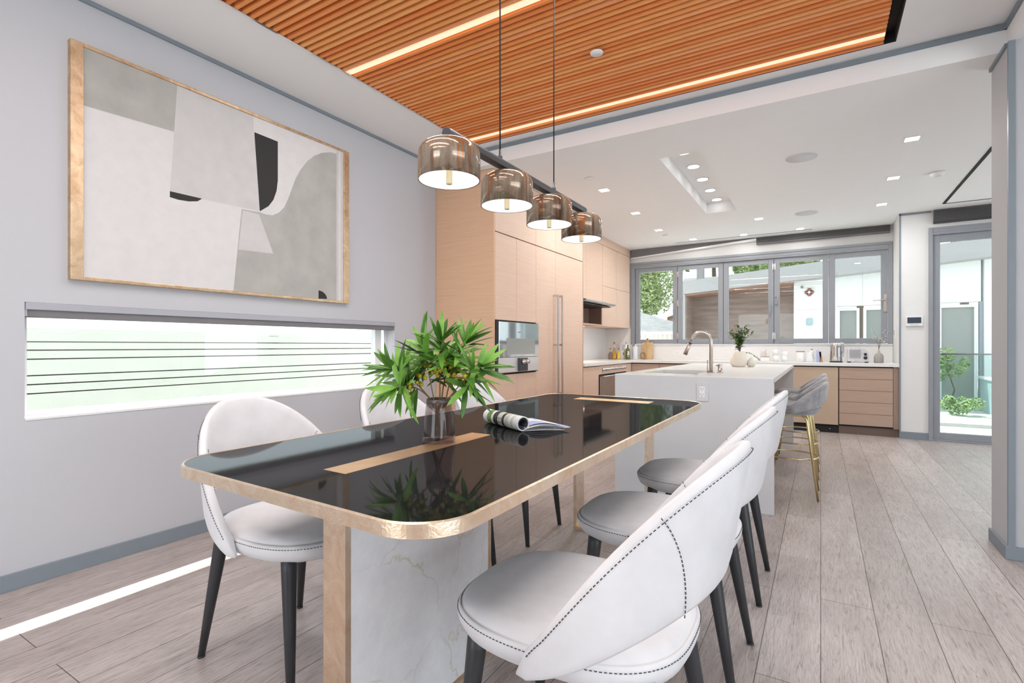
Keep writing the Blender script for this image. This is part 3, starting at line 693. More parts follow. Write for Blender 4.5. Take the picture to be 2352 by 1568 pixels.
def leaf(mb, p, d, up, L, W, curl, idx):
    d = d.normalized(); side = d.cross(up)
    if side.length < 1e-3: side = d.cross(Vector((1, 0, 0)))
    side.normalize(); nrm = side.cross(d).normalized(); n = 7; vs = []
    for i in range(n + 1):
        f = i / n; c = p + d * (L * f) - nrm * (curl * L * f * f)
        hw = W / 2 * (math.sin(PI * min(1, f * .93 + .05)) ** .75) * (1 - .25 * f) if i < n else 0
        vs += [c - side * hw + nrm * hw * .35, c, c + side * hw + nrm * hw * .35]
    fs = []
    for i in range(n):
        a = i * 3; fs += [(a, a + 1, a + 4, a + 3), (a + 1, a + 2, a + 5, a + 4)]
    mb.cur = idx; mb.add(vs, fs, True)
def qb(a, b, c, f): return a * (1 - f) ** 2 + b * (2 * f * (1 - f)) + c * f * f
def branch(tip, ctrl, label, nleaf=17, spread=1.0, seed=0, Lr=(.10, .148), nb=9, start=.42):
    rnd = random.Random(seed); top = Vector((VX, VY, ZT + .14)); foot = Vector((VX, VY, ZV + .02)) + RV * (-.022 if tip[0] > 0 else .02) + DV * rnd.uniform(-.015, .015)
    off = RV * max(-.03, min(.03, tip[0] * .25)) + DV * rnd.uniform(-.02, .02)
    tipP = top + RV * tip[0] + UP * tip[1] + DV * tip[2]; cP = top + off + RV * ctrl[0] + UP * ctrl[1] + DV * ctrl[2]
    t = thing('leafy_branch', (VX, VY, ZV + .02), label, 'branch', 'leafy branches in the smoked vase')
    pts = [foot, (foot + top + off) / 2] + [qb(top + off, cP, tipP, f / 10) for f in range(11)]
    g = MB(); g.tube(pts, [.0024] * 3 + [.0022 - .00012 * k for k in range(10)], 6); g.build('stem', 'stem', t)
    fo = MB(); be = MB(); whorls = (start, start + (1 - start) * .36, start + (1 - start) * .7, 1.0)
    for i in range(nleaf):
        wi = [0, 1, 1, 2, 2, 3, 3, 3][i % 8]; f = min(1, max(.1, whorls[wi] + rnd.uniform(-.09, .02))); p = qb(top + off, cP, tipP, f)
        tg = (qb(top + off, cP, tipP, min(1, f + .03)) - qb(top + off, cP, tipP, f - .03)).normalized()
        a = i * 2.4 + rnd.uniform(-.5, .5); u = tg.orthogonal().normalized(); v = tg.cross(u); rad = u * math.cos(a) + v * math.sin(a)
        th = math.radians(rnd.uniform(8, 60) if wi == 3 else rnd.uniform(45, 105)) * spread
        d = tg * math.cos(th) + rad * math.sin(th) + UP * rnd.uniform(-.10, .10)
        leaf(fo, p, d, UP * .6 + tg * .6 - DV * rnd.uniform(0, .9), rnd.uniform(*Lr) * (.85 if wi == 3 else 1), rnd.uniform(.018, .027), rnd.uniform(-.08, .26), 0 if rnd.random() < .66 else 1)
    fo.build('foliage', ['leaf', 'leafdark'], t)
    cl = qb(top + off, cP, tipP, start + .12)
    for i in range(nb):
        q = cl + Vector((rnd.uniform(-1, 1), rnd.uniform(-1, 1), rnd.uniform(-.9, .6))) * .034; be.ball(q, rnd.uniform(.0055, .0078), 8, 6); be.tube([cl, q], .0008, 4)
    if nb: be.build('berries', 'berry', t)
branch((.005, .195, .0), (-.0, .11, 0), 'tall leafy branch standing upright at the middle of the bunch', 38, 1.0, 1)
branch((.085, .185, .02), (.02, .11, 0), 'leafy branch rising toward the built-in oven', 36, 1.0, 2)
branch((.135, .105, -.02), (.06, .08, 0), 'leafy branch with berries stretching toward the magazine', 32, .95, 3, nb=14)
branch((-.055, .175, .02), (-.02, .10, 0), 'leafy branch rising toward the roller blind', 34, 1.0, 4)
branch((-.155, .10, .0), (-.07, .09, 0), 'leafy branch reaching sideways in front of the low window', 36, 1.0, 5, nb=9)
branch((-.135, .04, -.05), (-.06, .07, -.02), 'drooping leafy branch hanging lowest over the table', 30, 1.0, 6, nb=12, Lr=(.09, .135))
branch((.03, .12, .08), (.0, .08, .04), 'short leafy branch at the back of the bunch', 18, 1.1, 8, nb=6)
branch((.095, .045, -.03), (.07, .05, 0), 'thin sparse twig with a few hanging leaves', 6, 1.0, 12, nb=0, start=.62)

# ------------------------------------------------------------------ magazine
mg = thing('magazine', (-1.0, 1.78, ZT), 'open magazine with rolled cover lying on the black tabletop', 'magazine')
A0 = Vector((-.945, 1.652, ZT)); ax = Vector((-.88, .47, 0)).normalized(); pp = Vector((.47, .88, 0)).normalized(); LM = .27
pd = Vector((.74, .67, 0)).normalized()
def sweep(prof, l0, l1, th, idxs=None, n=1, pv=None):
    pv = pv or pp
    m = MB(); k = len(prof)
    for s in range(n):
        a, b = l0 + (l1 - l0) * s / n, l0 + (l1 - l0) * (s + 1) / n; vs = []
        for q in (a, b):
            for u, z in prof: vs.append(A0 + ax * q + pv * u + UP * z)
        fs = [(i, i + 1, k + i + 1, k + i) for i in range(k - 1)]
        m.cur = idxs[s] if idxs else 0; m.add(vs, fs, True)
    o = m
    return o
rr = .0275
def roll(r, cz): return [(-.002 + r * math.sin(a), cz - r * math.cos(a)) for a in [-2 * PI * k / 30 for k in range(-1, 27)]]
segs = [0, 0, 4, 0, 3, 3, 2, 3, 3, 1, 1, 0, 5, 5, 0, 0]
cover = sweep(roll(rr, rr + .0006), 0, LM, .001, segs, 16).build('rolled_cover', ['paper', 'ink', 'ink', 'inkbeige', 'inkbeige', 'inkgreen'], mg)
inn = sweep(roll(rr - .0065, rr + .0006), .002, LM - .002, .001).build('rolled_pages', 'ink', mg)
for mm_ in (cover, inn):
    so = mm_.modifiers.new('solid', 'SOLIDIFY'); so.thickness = .0045
for j, (h, e, sk, mt) in enumerate([(.002, .16, 0, 'paper'), (.012, .175, .01, 'paper'), (.017, .18, -.006, 'paper'), (.022, .178, .004, 'inkblue')]):
    prf = [(.0 + e * f, .001 + .0022 * j + h * math.sin(PI * min(1, f * 1.15)) ** .8 * (1 - .35 * f) + .006 * f * (j > 0)) for f in [k / 16 for k in range(17)]]
    o = sweep(prf, sk + .004, LM - .01 + sk, .001, [0 if 3 < s < 13 else (1 if j == 3 else 0) for s in range(16)], 16, pd).build('page', ['paper', 'inkblue'], mg); so = o.modifiers.new('solid', 'SOLIDIFY'); so.thickness = .0012
m = MB()
for j in range(5): m.add([A0 + ax * (.10 + .012 * j) + pp * (-.002 + (rr + .0012) * math.sin(a)) + UP * (rr + .0006 - (rr + .0012) * math.cos(a)) for a in (-1.9, -1.2)] + [A0 + ax * (.105 + .012 * j) + pp * (-.002 + (rr + .0012) * math.sin(a)) + UP * (rr + .0006 - (rr + .0012) * math.cos(a)) for a in (-1.2, -1.9)], [(0, 1, 2, 3)], False)
m.build('printed_block', 'ink', cover)

# ------------------------------------------------------------------ kitchen: tall oak units
XF = -2.47
def door(parent, y0, y1, z0, z1, x=XF, mat='oak', name='door', th=.02):
    return box(x - th, x, y0 + .0018, y1 - .0018, z0 + .0018, z1 - .0018).build(name, mat, parent, bevel=.0012)
c = thing('tall_oven_cabinet', (-2.8, 4.176, 0), 'tall oak cabinet with plain end panel housing the built-in oven', 'cabinet')
box(XW + .003, XF - .021, 3.806, 4.566, 0, CK - .003).build('carcass', 'dark', c)
e_ = box(XW + .003, XF, 3.786, 3.806, 0, CK - .003).build('end_panel', 'oakpanel', c, bevel=.001); tag(e_, 'wide orange-toned oak end panel')
door(c, 3.806, 4.567, 2.12, CK - .004); door(c, 3.806, 4.177, 1.332, 2.115); door(c, 4.177, 4.567, 1.332, 2.115); door(c, 3.806, 4.177, .10, .838); door(c, 4.177, 4.567, .10, .838)
ov = thing('built_in_oven', (XF + .01, 4.19, .845), 'mirrored built-in oven with black control block set in the oak cabinet', 'oven')
box(XF - .0205, XF + .012, 3.808, 4.584, .848, 1.325).build('oven_body', 'black', ov)
box(XF + .012, XF + .024, 3.835, 4.580, .995, 1.318).build('glass_door', 'mirror', ov, bevel=.002)
box(XF + .012, XF + .024, 3.835, 4.580, .856, .992).build('lower_panel', 'satin', ov, bevel=.002)
box(XF + .0242, XF + .0252, 3.96, 4.50, 1.02, 1.17).build('viewing_window', 'extglass', ov)
box(XF + .0242, XF + .0250, 4.17, 4.215, 1.226, 1.232).build('maker_mark', 'black', ov)
cb_ = box(XF + .02, XF + .05, 4.165, 4.315, .862, .985).build('control_block', 'char', ov, bevel=.003)
for yy in (4.205, 4.275): MB().lathe([(.024, XF + .05), (.024, XF + .066), (.019, XF + .085), (.018, XF + .086)], (0, yy, .952), 24, 'x').build('knob', 'chrome', cb_)
f_ = thing('built_in_fridge', (-2.8, 5.166, 0), 'tall oak-fronted fridge with two long vertical steel handles', 'fridge')
box(XW + .003, XF - .021, 4.568, 5.765, 0, CK - .003).build('carcass', 'dark', f_)
door(f_, 4.567, 5.014, 2.12, CK - .004); door(f_, 5.014, 5.755, 2.12, CK - .004)
d1 = door(f_, 4.567, 5.014, .10, 2.115); d2 = door(f_, 5.014, 5.755, .10, 2.115)
box(XW + .003, XF, 5.757, 5.775, 0, CK - .003).build('side_panel', 'oakdeep', f_)
for dd, yy in ((d1, 4.965), (d2, 5.063)):
    g = MB(); g.box(XF + .050, XF + .066, yy - .009, yy + .009, .575, 1.65)
    for z in (.585, 1.11, 1.64): g.box(XF, XF + .052, yy - .007, yy + .007, z - .010, z + .010)
    g.build('handle', 'steel', dd, bevel=.002)

# upper cabinets, hood
XU = -2.68
h_ = thing('hood_cabinet', (-2.9, 6.37, 1.385), 'oak upper cabinet above the range with an open brown niche below', 'cabinet')
box(XW + .003, XU - .021, 5.776, 6.955, 1.70, 2.55).build('carcass', 'dark', h_)
door(h_, 5.776, 6.36, 1.70, 2.548, XU); door(h_, 6.36, 6.957, 1.70, 2.548, XU)
w = MB(); w.box(XW + .003, XU - .01, 5.776, 6.957, 1.385, 1.402); w.box(XW + .003, XU - .01, 6.935, 6.957, 1.402, 1.70); w.box(XW + .235, XW + .245, 5.776, 6.935, 1.402, 1.70); w.build('niche', 'niche', h_)
box(XU - .012, XU, 6.935, 6.957, 1.385, 1.70).build('niche_edge', 'oak', h_); box(XU - .012, XU, 5.776, 6.957, 1.383, 1.404).build('bottom_edge', 'oak', h_)
box(-2.95, -2.93, 5.80, 6.9, 1.378, 1.385).build('light_strip', 'ledwarm', h_)
hd = thing('range_hood', (-2.7, 6.4, 1.637), 'slim stainless pull-out hood under the oak cabinet', 'range hood')
w = MB(); w.prism([(XU - .19, 1.640), (XU + .19, 1.655), (XU + .21, 1.662), (XU + .21, 1.682), (XU - .19, 1.685)], 5.80, 6.93, 'y'); w.build('canopy', 'steel', hd, bevel=.002)
box(XU - .17, XU + .15, 5.85, 6.88, 1.634, 1.645).build('filter', 'black', hd); box(XU + .16, XU + .212, 5.80, 5.86, 1.664, 1.680).build('control_panel', 'black', hd)
for a, b_, lb in ((6.959, 7.547, 'oak upper cabinet with stacked doors next to the hood'), (7.547, 8.172, 'oak upper cabinet with stacked doors in the corner by the window')):
    u = thing('upper_cabinet', (-2.9, (a + b_) / 2, 1.385), lb, 'cabinet', 'oak upper cabinets')
    box(XW + .003, XU - .021, a, b_, 1.387, 2.55).build('carcass', 'oak', u); door(u, a, b_, 1.385, 1.965, XU); door(u, a, b_, 1.965, 2.548, XU)
struct('trim_11', box(XW, XU, 5.776, YB, 2.551, CK), 'oak')
struct('trim_12', box(XW, XW + .012, 5.776, YB, .885, 1.385), 'white')

# base cabinets and range (run along the oak wall)
PLN = lambda u, *a: box(*a).build('plinth', 'char', u)
b1 = thing('base_cabinet', (-2.8, 6.03, 0), 'oak base cabinet between the fridge and the range', 'cabinet', 'oak base cabinets')
box(XW + .003, XF - .021, 5.776, 6.28, .10, .843).build('carcass', 'dark', b1); door(b1, 5.777, 6.28, .10, .836); PLN(b1, XW + .1, XF - .06, 5.78, 6.275, 0, .10)
rg = thing('range_oven', (-2.8, 6.86, 0), 'steel-doored range with a row of nine chrome knobs', 'oven')
box(XW + .003, XF - .021, 6.282, 7.40, .05, .843).build('body', 'dark', rg); PLN(rg, XW + .1, XF - .06, 6.29, 7.39, 0, .05); box(XF - .02, XF, 6.282, 7.40, .725, .836).build('fascia', 'oak', rg, bevel=.001)
od = box(XF - .02, XF + .018, 6.30, 7.38, .12, .695).build('oven_door', 'steel', rg, bevel=.003)
box(XF - .02, XF + .006, 6.285, 6.305, .12, .70).build('door_edge', 'black', rg)
g = MB(); g.tube([(XF + .055, 6.33, .70), (XF + .055, 7.35, .70)], .009, 10); g.box(XF, XF + .055, 6.34, 6.36, .692, .708); g.box(XF, XF + .055, 7.32, 7.34, .692, .708); g.build('door_handle', 'steel', od)
for k in range(9):
    yy = 6.42 + k * .102; MB().lathe([(.021, XF), (.021, XF + .012), (.017, XF + .016), (.015, XF + .045), (.010, XF + .047)], (0, yy, .785), 18, 'x').build('knob', 'steel', rg)
b2 = thing('base_cabinet', (-2.8, 7.5, 0), 'narrow oak corner filler cabinet beside the range', 'cabinet', 'oak base cabinets')
box(XW + .003, XF - .021, 7.402, 7.61, .10, .843).build('carcass', 'dark', b2); door(b2, 7.402, 7.618, .10, .836); PLN(b2, XW + .1, XF - .06, 7.405, 7.60, 0, .10)
# window run
def fdoor(parent, x0, x1, z0, z1, mat='oakdeep', name='door'):
    return box(x0 + .0018, x1 - .0018, YS, YS + .02, z0 + .0018, z1 - .0018).build(name, mat, parent, bevel=.0012)
for x0, x1, lb in ((XF, -2.05, 'brown oak base cabinet in the corner by the range'), (-2.05, -1.2, 'brown oak base cabinet under the window, hidden mostly by the island sink'), (-1.2, -.346, 'brown oak base cabinet under the window behind the island')):
    u = thing('base_cabinet', ((x0 + x1) / 2, 7.9, 0), lb, 'cabinet', 'oak base cabinets')
    box(x0, x1, YS + .021, YB - .003, .08, .843).build('carcass', 'dark', u); fdoor(u, x0 + .001, x1 - .001, .10, .832); PLN(u, x0 + .002, x1 - .002, YS + .06, YB - .1, 0, .08)
dw = thing('dishwasher', (-.075, 7.9, 0), 'tan panel-fronted dishwasher with black toe kick behind the bar stools', 'dishwasher')
box(-.344, .192, YS + .03, YB - .003, .08, .843).build('body', 'dark', dw); fdoor(dw, -.344, .190, .105, .832, 'oaktan', 'front_panel')
box(-.344, .190, YS + .04, YS + .06, 0, .10).build('toe_kick', 'black', dw)
MB().lathe([(.006, YS + .036), (.006, YS + .04)], (.10, 0, .05), 12, 'y').build('indicator', 'chrome', dw)
dr = thing('drawer_cabinet', (.5, 7.9, 0), 'brown oak cabinet of five flat drawers beside the wall stub', 'cabinet')
box(.194, .80, YS + .021, YB - .003, .10, .843).build('carcass', 'dark', dr)
for k in range(5): z1 = .832 - k * .143; fdoor(dr, .197, .745, z1 - .143, z1, 'oakdeep', 'drawer')
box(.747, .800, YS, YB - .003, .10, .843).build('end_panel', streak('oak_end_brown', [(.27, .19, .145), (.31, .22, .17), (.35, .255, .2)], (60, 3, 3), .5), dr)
box(.195, .800, YS + .03, YS + .05, 0, .10).build('toe_kick', plain('toe_kick_brown', srgb(112, 96, 86), .6), dr)
# worktop (L-shaped) with backsplash
wt = thing('worktop', (-1.2, 7.9, .845), 'white L-shaped kitchen worktop with upstand under the window', 'worktop')
w = MB(); w.prism([(XW + .003, 5.777), (XF + .02, 5.777), (XF + .02, YS - .02), (.803, YS - .02), (.802, YB - .002), (XW + .003, YB - .002)], .845, .885); w.build('slab', 'quartz', wt, bevel=.002)
box(wx0 - .02, .80, YB - .016, YB, .8855, 1.108).build('upstand', 'quartz', wt)
box(XW + .012, wx0 - .02, YB - .016, YB, .8855, 1.384).build('corner_splash', 'quartz', wt)
box(wx0 - .02, .80, YB - .03, YB, 1.1085, 1.122).build('window_ledge', 'white', wt)

# ------------------------------------------------------------------ island
isl = thing('kitchen_island', (-.8, 5.13, 0), 'pale grey waterfall kitchen island with white top', 'island')
IX0, IX1, IY0, IY1 = -1.335, -.26, 3.727, 6.55; zt = .888
w = MB(); sx0, sx1, sy0, sy1 = -1.2, -.81, 4.02, 4.62
w.box(IX0, IX1, IY0, sy0, zt - .03, zt); w.box(IX0, IX1, sy1, IY1, zt - .03, zt); w.box(IX0, sx0, sy0, sy1, zt - .03, zt); w.box(sx1, IX1, sy0, sy1, zt - .03, zt)
w.build('countertop', 'quartz', isl)
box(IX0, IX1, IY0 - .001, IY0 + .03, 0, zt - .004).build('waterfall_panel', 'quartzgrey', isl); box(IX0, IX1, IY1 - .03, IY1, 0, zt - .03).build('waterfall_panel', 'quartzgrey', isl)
w = MB(); w.box(IX0 + .02, -.60, IY0 + .03, sy0 - .02, .08, zt - .03); w.box(IX0 + .02, -.60, sy1 + .02, IY1 - .03, .08, zt - .03); w.box(IX0 + .02, -.60, sy0 - .02, sy1 + .02, .08, .60); w.box(-.65, -.60, sy0 - .02, sy1 + .02, .60, zt - .03); w.box(IX0 + .02, IX0 + .04, sy0 - .02, sy1 + .02, .6, zt - .03)
w.build('cabinet_body', 'oak', isl)
sk = thing('sink', (-1.0, 4.32, .66), 'undermount steel sink sunk in the island top', 'sink')
w = MB(); th = .004; w.box(sx0 - th, sx0, sy0 - th, sy1 + th, .66, zt - .031); w.box(sx1, sx1 + th, sy0 - th, sy1 + th, .66, zt - .031); w.box(sx0, sx1, sy0 - th, sy0, .66, zt - .031); w.box(sx0, sx1, sy1, sy1 + th, .66, zt - .031); w.box(sx0 - th, sx1 + th, sy0 - th, sy1 + th, .655, .66)
w.build('basin', 'steel', sk); MB().lathe([(.04, .66), (.04, .663), (.03, .664)], (-1.0, 4.32, 0), 24).build('drain', 'chrome', sk)
fa = thing('kitchen_faucet', (-.737, 4.25, zt), 'tall gooseneck nickel pull-down faucet on the island', 'faucet')
fx, fy = -.737, 4.25
g = MB(); arc = [(fx, fy, zt), (fx, fy, 1.135)] + [(fx - .074 + .074 * math.cos(a), fy, 1.135 + .074 * math.sin(a)) for a in [PI * k / 14 for k in range(1, 13)]]
lx, lz = arc[-1][0], arc[-1][2]; arc += [(lx - .012, fy, lz - .03)]
g.tube(arc, .0135, 16); g.lathe([(.022, 0), (.022, .006), (.0165, .009)], (fx, fy, zt), 20); g.build('spout', 'nickel', fa)
dirv = (Vector(arc[-1]) - Vector(arc[-2])).normalized(); q = Vector(arc[-1]) + Vector((-.004, 0, -.010)); dirv = Vector((-.40, 0, -.92)).normalized()
g = MB(); g.tube([q, q + dirv * .012], .0125, 14); cl_ = g.build('collar', 'black', fa); g = MB(); g.tube([q + dirv * .012, q + dirv * .05, q + dirv * .105], [.0145, .0155, .0165], 16); g.build('spray_head', 'nickel', fa)
g = MB(); g.tube([(fx - .026, fy - .004, zt + .0), (fx - .026, fy - .004, zt + .10)], .0045, 8); g.tube([(fx - .026, fy - .004, zt + .016), (fx, fy, zt + .016)], .006, 8); g.build('lever', 'nickel', fa)
so_ = thing('soap_dispenser', (-.683, 4.33, zt), 'squat nickel dispenser standing next to the faucet', 'dispenser')
MB().lathe([(.024, 0), (.024, .005), (.018, .007), (.018, .062), (.019, .065), (.015, .068)], (-.683, 4.33, zt), 24).build('body', 'nickel', so_)
g = MB(); g.tube([(-.683, 4.33, zt + .058), (-.715, 4.33, zt + .056)], .005, 8); g.build('nozzle', 'nickel', so_)
ab = tag(MB().lathe([(.018, 0), (.018, .004), (.0005, .006)], (-.80, 3.985, zt), 20).build('sink_button', 'nickel'), 'small flat nickel push button beside the sink edge', 'button')
# outlet in the island panel
o_ = thing('power_outlet', (-.70, IY0 - .001, .72), 'white double power outlet in the island end panel', 'outlet')
box(-.742, -.662, IY0 - .007, IY0 - .001, .716, .842).build('cover_plate', 'quartzgrey', o_, bevel=.002)
box(-.722, -.686, IY0 - .0095, IY0 - .006, .742, .818).build('socket_insert', 'whitematte', o_, bevel=.002)
w = MB()
for z in (.760, .800):
    w.box(-.714, -.711, IY0 - .0099, IY0 - .009, z - .001, z + .008); w.box(-.698, -.6955, IY0 - .0099, IY0 - .009, z - .001, z + .008); w.box(-.7065, -.702, IY0 - .0099, IY0 - .009, z - .011, z - .006)
w.build('slots', 'black', o_)
# counter outlet on the upstand
o2 = thing('power_outlet', (-1.93, YB - .018, .98), 'white power outlet in the upstand right of the chopping board'.replace('right of', 'past'), 'outlet')
box(-1.99, -1.875, YB - .021, YB - .016, .95, 1.025).build('cover_plate', 'whitematte', o2, bevel=.002); box(-1.965, -1.90, YB - .0225, YB - .0205, .97, 1.005).build('socket_insert', 'quartz', o2)

# ------------------------------------------------------------------ island vases
def flowering(base, r0, ntw, hgt, spread, label, seed, mats, leafL=.02, flw=True, cat='flowers', name='flower_sprig', group=None):
    rnd = random.Random(seed); t = thing(name, base, label, cat, group); st = MB(); fo = MB(); fl_ = MB()
    for i in range(ntw):
        a = rnd.uniform(0, 2 * PI); s = rnd.uniform(.2, 1) * spread; tip = Vector((base[0] + s * math.cos(a), base[1] + s * math.sin(a), base[2] + hgt * rnd.uniform(.55, 1)))
        b0 = Vector(base); c0 = b0 + UP * hgt * .5
        pts = [qb(b0, c0, tip, f / 6) for f in range(7)]; st.tube(pts, .0016, 5)
        for j in range(16):
            f = .25 + .75 * rnd.random(); p = qb(b0, c0, tip, f); d = Vector((rnd.uniform(-1, 1), rnd.uniform(-1, 1), rnd.uniform(-.2, 1)))
            if not flw or rnd.random() < .7: leaf(fo, p, d, UP, leafL * rnd.uniform(.7, 1.3), leafL * .5, .2, 0)
            else: fl_.ball(p + d.normalized() * .012, rnd.uniform(.005, .009), 7, 5)
    st.build('stem', mats[0], t)
    if fo.v: fo.build('foliage', mats[1], t)
    if fl_.v: fl_.build('blossom', mats[2], t)
    return t
iv = thing('round_vase', (-.70, 5.62, zt), 'round cream vase on the island holding a flowering sprig', 'vase')
MB().lathe([(.045, 0), (.062, .02), (.072, .06), (.070, .10), (.058, .135), (.045, .155), (.040, .155), (.050, .13), (.060, .10), (.060, .03), (.001, .012)], (-.70, 5.62, zt), 36).build('body', 'ceramic', iv)
tag(MB().lathe([(.022, 0), (.040, .018), (.044, .04), (.034, .066), (.016, .082), (.014, .092), (.009, .092), (.010, .07), (.001, .03)], (-.60, 5.66, zt), 30).build('bud_vase', 'ceramic'), 'small cream bud vase on the island tucked beside the larger vase', 'vase')
tag(MB().lathe([(.03, 0), (.050, .02), (.056, .05), (.045, .085), (.02, .105), (.015, .105), (.03, .07), (.001, .03)], (-.75, 5.70, zt), 30).build('bud_vase', 'ceramic'), 'cream bulb vase on the island half hidden behind the larger vase', 'vase')
flowering((-.70, 5.62, zt + .10), .03, 20, .34, .14, 'green sprig with mauve flowers in the round cream island vase', 3, ('stem', 'leafdark', 'flower'), .05)
rnd = random.Random(4); t_ = thing('trailing_twig', (-.70, 5.62, zt + .12), 'leafy twig trailing over the side of the round cream vase', 'twig')
g = MB(); fo = MB(); P0 = Vector((-.70, 5.62, zt + .13)); P1 = P0 + RV * .08 + UP * .05; P2 = P0 + RV * .20 - UP * .055
g.tube([qb(P0, P1, P2, f / 10) for f in range(11)], .0016, 5); g.build('stem', 'stem', t_)
for j in range(22): p_ = qb(P0, P1, P2, .3 + .7 * j / 22); leaf(fo, p_, Vector((rnd.uniform(-1, 1), rnd.uniform(-1, 1), rnd.uniform(-1, .6))), UP, .018, .010, .2, 0)
fo.build('foliage', 'leafdark', t_)

# ------------------------------------------------------------------ things on the worktop
CZ = .8862
def bottle(x, y, prof, mat, capmat, cap, label, mark=None, name='oil_bottle', neckmat=None):
    t = thing(name, (x, y, CZ), label, 'bottle', 'bottles in the worktop corner')
    MB().lathe(prof, (x, y, CZ), 24).build('body', mat, t)
    if neckmat: MB().lathe(neckmat[1], (x, y, CZ), 20).build('neck', neckmat[0], t)
    g = MB(); (g.ball((x, y, CZ + cap[1]), cap[0], 12, 8) if cap[2] else g.lathe([(cap[0], cap[1]), (cap[0], cap[1] + .02)], (x, y, CZ), 14)); g.build('stopper', capmat, t)
    if mark:
        m_ = MB(); rad = mark[0]
        for (du, dz, w_, h_2) in mark[1]:
            u = RV * du; c0 = Vector((x, y, CZ + dz)) + u - DV * (math.sqrt(max(0, rad * rad - du * du)) + .0008); m_.add([c0 - RV * w_ - UP * h_2, c0 + RV * w_ - UP * h_2, c0 + RV * w_ + UP * h_2, c0 - RV * w_ + UP * h_2], [(0, 1, 2, 3)], False)
        m_.build('label_print', 'white', t)
bottle(-2.87, 7.80, [(.030, 0), (.034, .01), (.034, .075), (.024, .10), (.011, .118)], plain('smoky_bottle', srgb(120, 105, 100), .2, var=.15), 'cork', (.017, .165, True), 'small smoky bottle with round cork stopper at the corner', neckmat=('clearglass', [(.010, .118), (.010, .155)]))
bottle(-2.815, 7.825, [(.036, 0), (.040, .01), (.038, .08), (.022, .15), (.012, .165)], 'oilglass', 'cork', (.019, .262, True), 'tall tapering amber oil bottle with round cork stopper', (.040, [(.008, .05, .006, .008), (.01, .075, .005, .006), (.008, .025, .006, .008)]), neckmat=('clearglass', [(.012, .165), (.010, .25)]))
bottle(-2.735, 7.80, [(.026, 0), (.028, .006), (.028, .095), (.018, .115), (.009, .122)], 'yellowoil', 'cork', (.016, .162, True), 'short bright yellow oil bottle with round cork stopper', (.028, [(0, .05, .008, .005), (.004, .075, .006, .004), (0, .028, .008, .005)]), neckmat=('clearglass', [(.009, .122), (.009, .152)]))
bottle(-2.655, 7.93, [(.034, 0), (.037, .008), (.037, .155), (.036, .158)], 'palegreen', 'cork', (.010, .245, False), 'pale green liquid bottle with white shoulder', neckmat=('white', [(.036, .158), (.030, .185), (.012, .205), (.010, .245)]))
bottle(-2.605, 7.86, [(.033, 0), (.037, .008), (.037, .13), (.028, .165), (.012, .182), (.009, .21)], 'greenglass', 'black', (.007, .205, False), 'dark olive green bottle with white printed mark', (.037, [(-.008, .12, .006, .008), (.008, .118, .007, .010), (0, .098, .012, .007), (-.008, .078, .009, .008), (.010, .080, .006, .009), (0, .05, .010, .004)]))
ps = thing('recipe_print', (-2.75, YB - .03, CZ), 'small framed print with lines of text leaning in the worktop corner', 'print')
w = MB(); PY = YB - .075
w.box(-2.845, -2.665, PY, PY + .008, CZ, CZ + .265); w.build('frame', plain('pale_blush_frame', srgb(232, 218, 210), .6), ps)
box(-2.828, -2.682, PY - .0012, PY, CZ + .018, CZ + .25).build('paper_sheet', 'paper', ps)
w = MB(); rnd = random.Random(9)
for k in range(7):
    z = CZ + .228 - k * .0145; x = -2.812
    while x < -2.71:
        L = rnd.uniform(.008, .02); w.box(x, min(x + L, -2.70), PY - .002, PY - .0012, z - .0028, z + .0028); x += L + .004
w.prism([(-2.775 + .018 * math.cos(a), CZ + .085 + .026 * math.sin(a)) for a in [2 * PI * k / 14 for k in range(14)]], PY - .0017, PY - .0012, 'y')
w.build('printed_text', plain('print_grey', srgb(120, 120, 122), .8), ps)
cn = thing('glass_canister', (-2.525, 7.96, CZ), 'tall glass canister of white contents beside the chopping board', 'canister')
MB().lathe([(.043, 0), (.045, .006), (.045, .19), (.038, .205)], (-2.525, 7.96, CZ), 28).build('jar', plain('frosted_white_glass', srgb(214, 216, 224), .15), cn); MB().lathe([(.038, .205), (.040, .208), (.040, .226), (.02, .232), (.012, .25), (.0005, .252)], (-2.525, 7.96, CZ), 24).build('lid', 'steel', cn)
bd = thing('chopping_board', (-2.385, YB - .05, CZ), 'live-edge wooden chopping board leaning upright against the window ledge', 'chopping board')
w = MB(); w.prism([(-2.475, CZ), (-2.485, CZ + .12), (-2.47, CZ + .265), (-2.385, CZ + .27), (-2.30, CZ + .268), (-2.296, CZ + .14), (-2.302, CZ)], YB - .075, YB - .055, 'y'); w.build('board', 'board', bd, bevel=.003)
w = MB(); w.prism([(-2.398, CZ + .266), (-2.402, CZ + .30), (-2.40, CZ + .33), (-2.385, CZ + .338), (-2.370, CZ + .33), (-2.368, CZ + .30), (-2.372, CZ + .266)], YB - .075, YB - .057, 'y'); w.build('handle', 'board', bd, bevel=.003)
MB().lathe([(.0075, YB - .0765), (.0075, YB - .0745)], (-2.385, 0, CZ + .318), 14, 'y').build('hanging_hole', 'ink', bd)
rn = tag(MB().lathe([(.052, YB - .098), (.056, YB - .096), (.056, YB - .080), (.050, YB - .079), (.046, YB - .088)], (-2.45, 0, CZ + .145), 30, 'y', caps=False).build('trivet', 'board'), 'round wooden trivet ring leaning on the chopping board', 'trivet')
rn.location.z = CZ; 
for v_ in rn.data.vertices: v_.co.z = v_.co.z
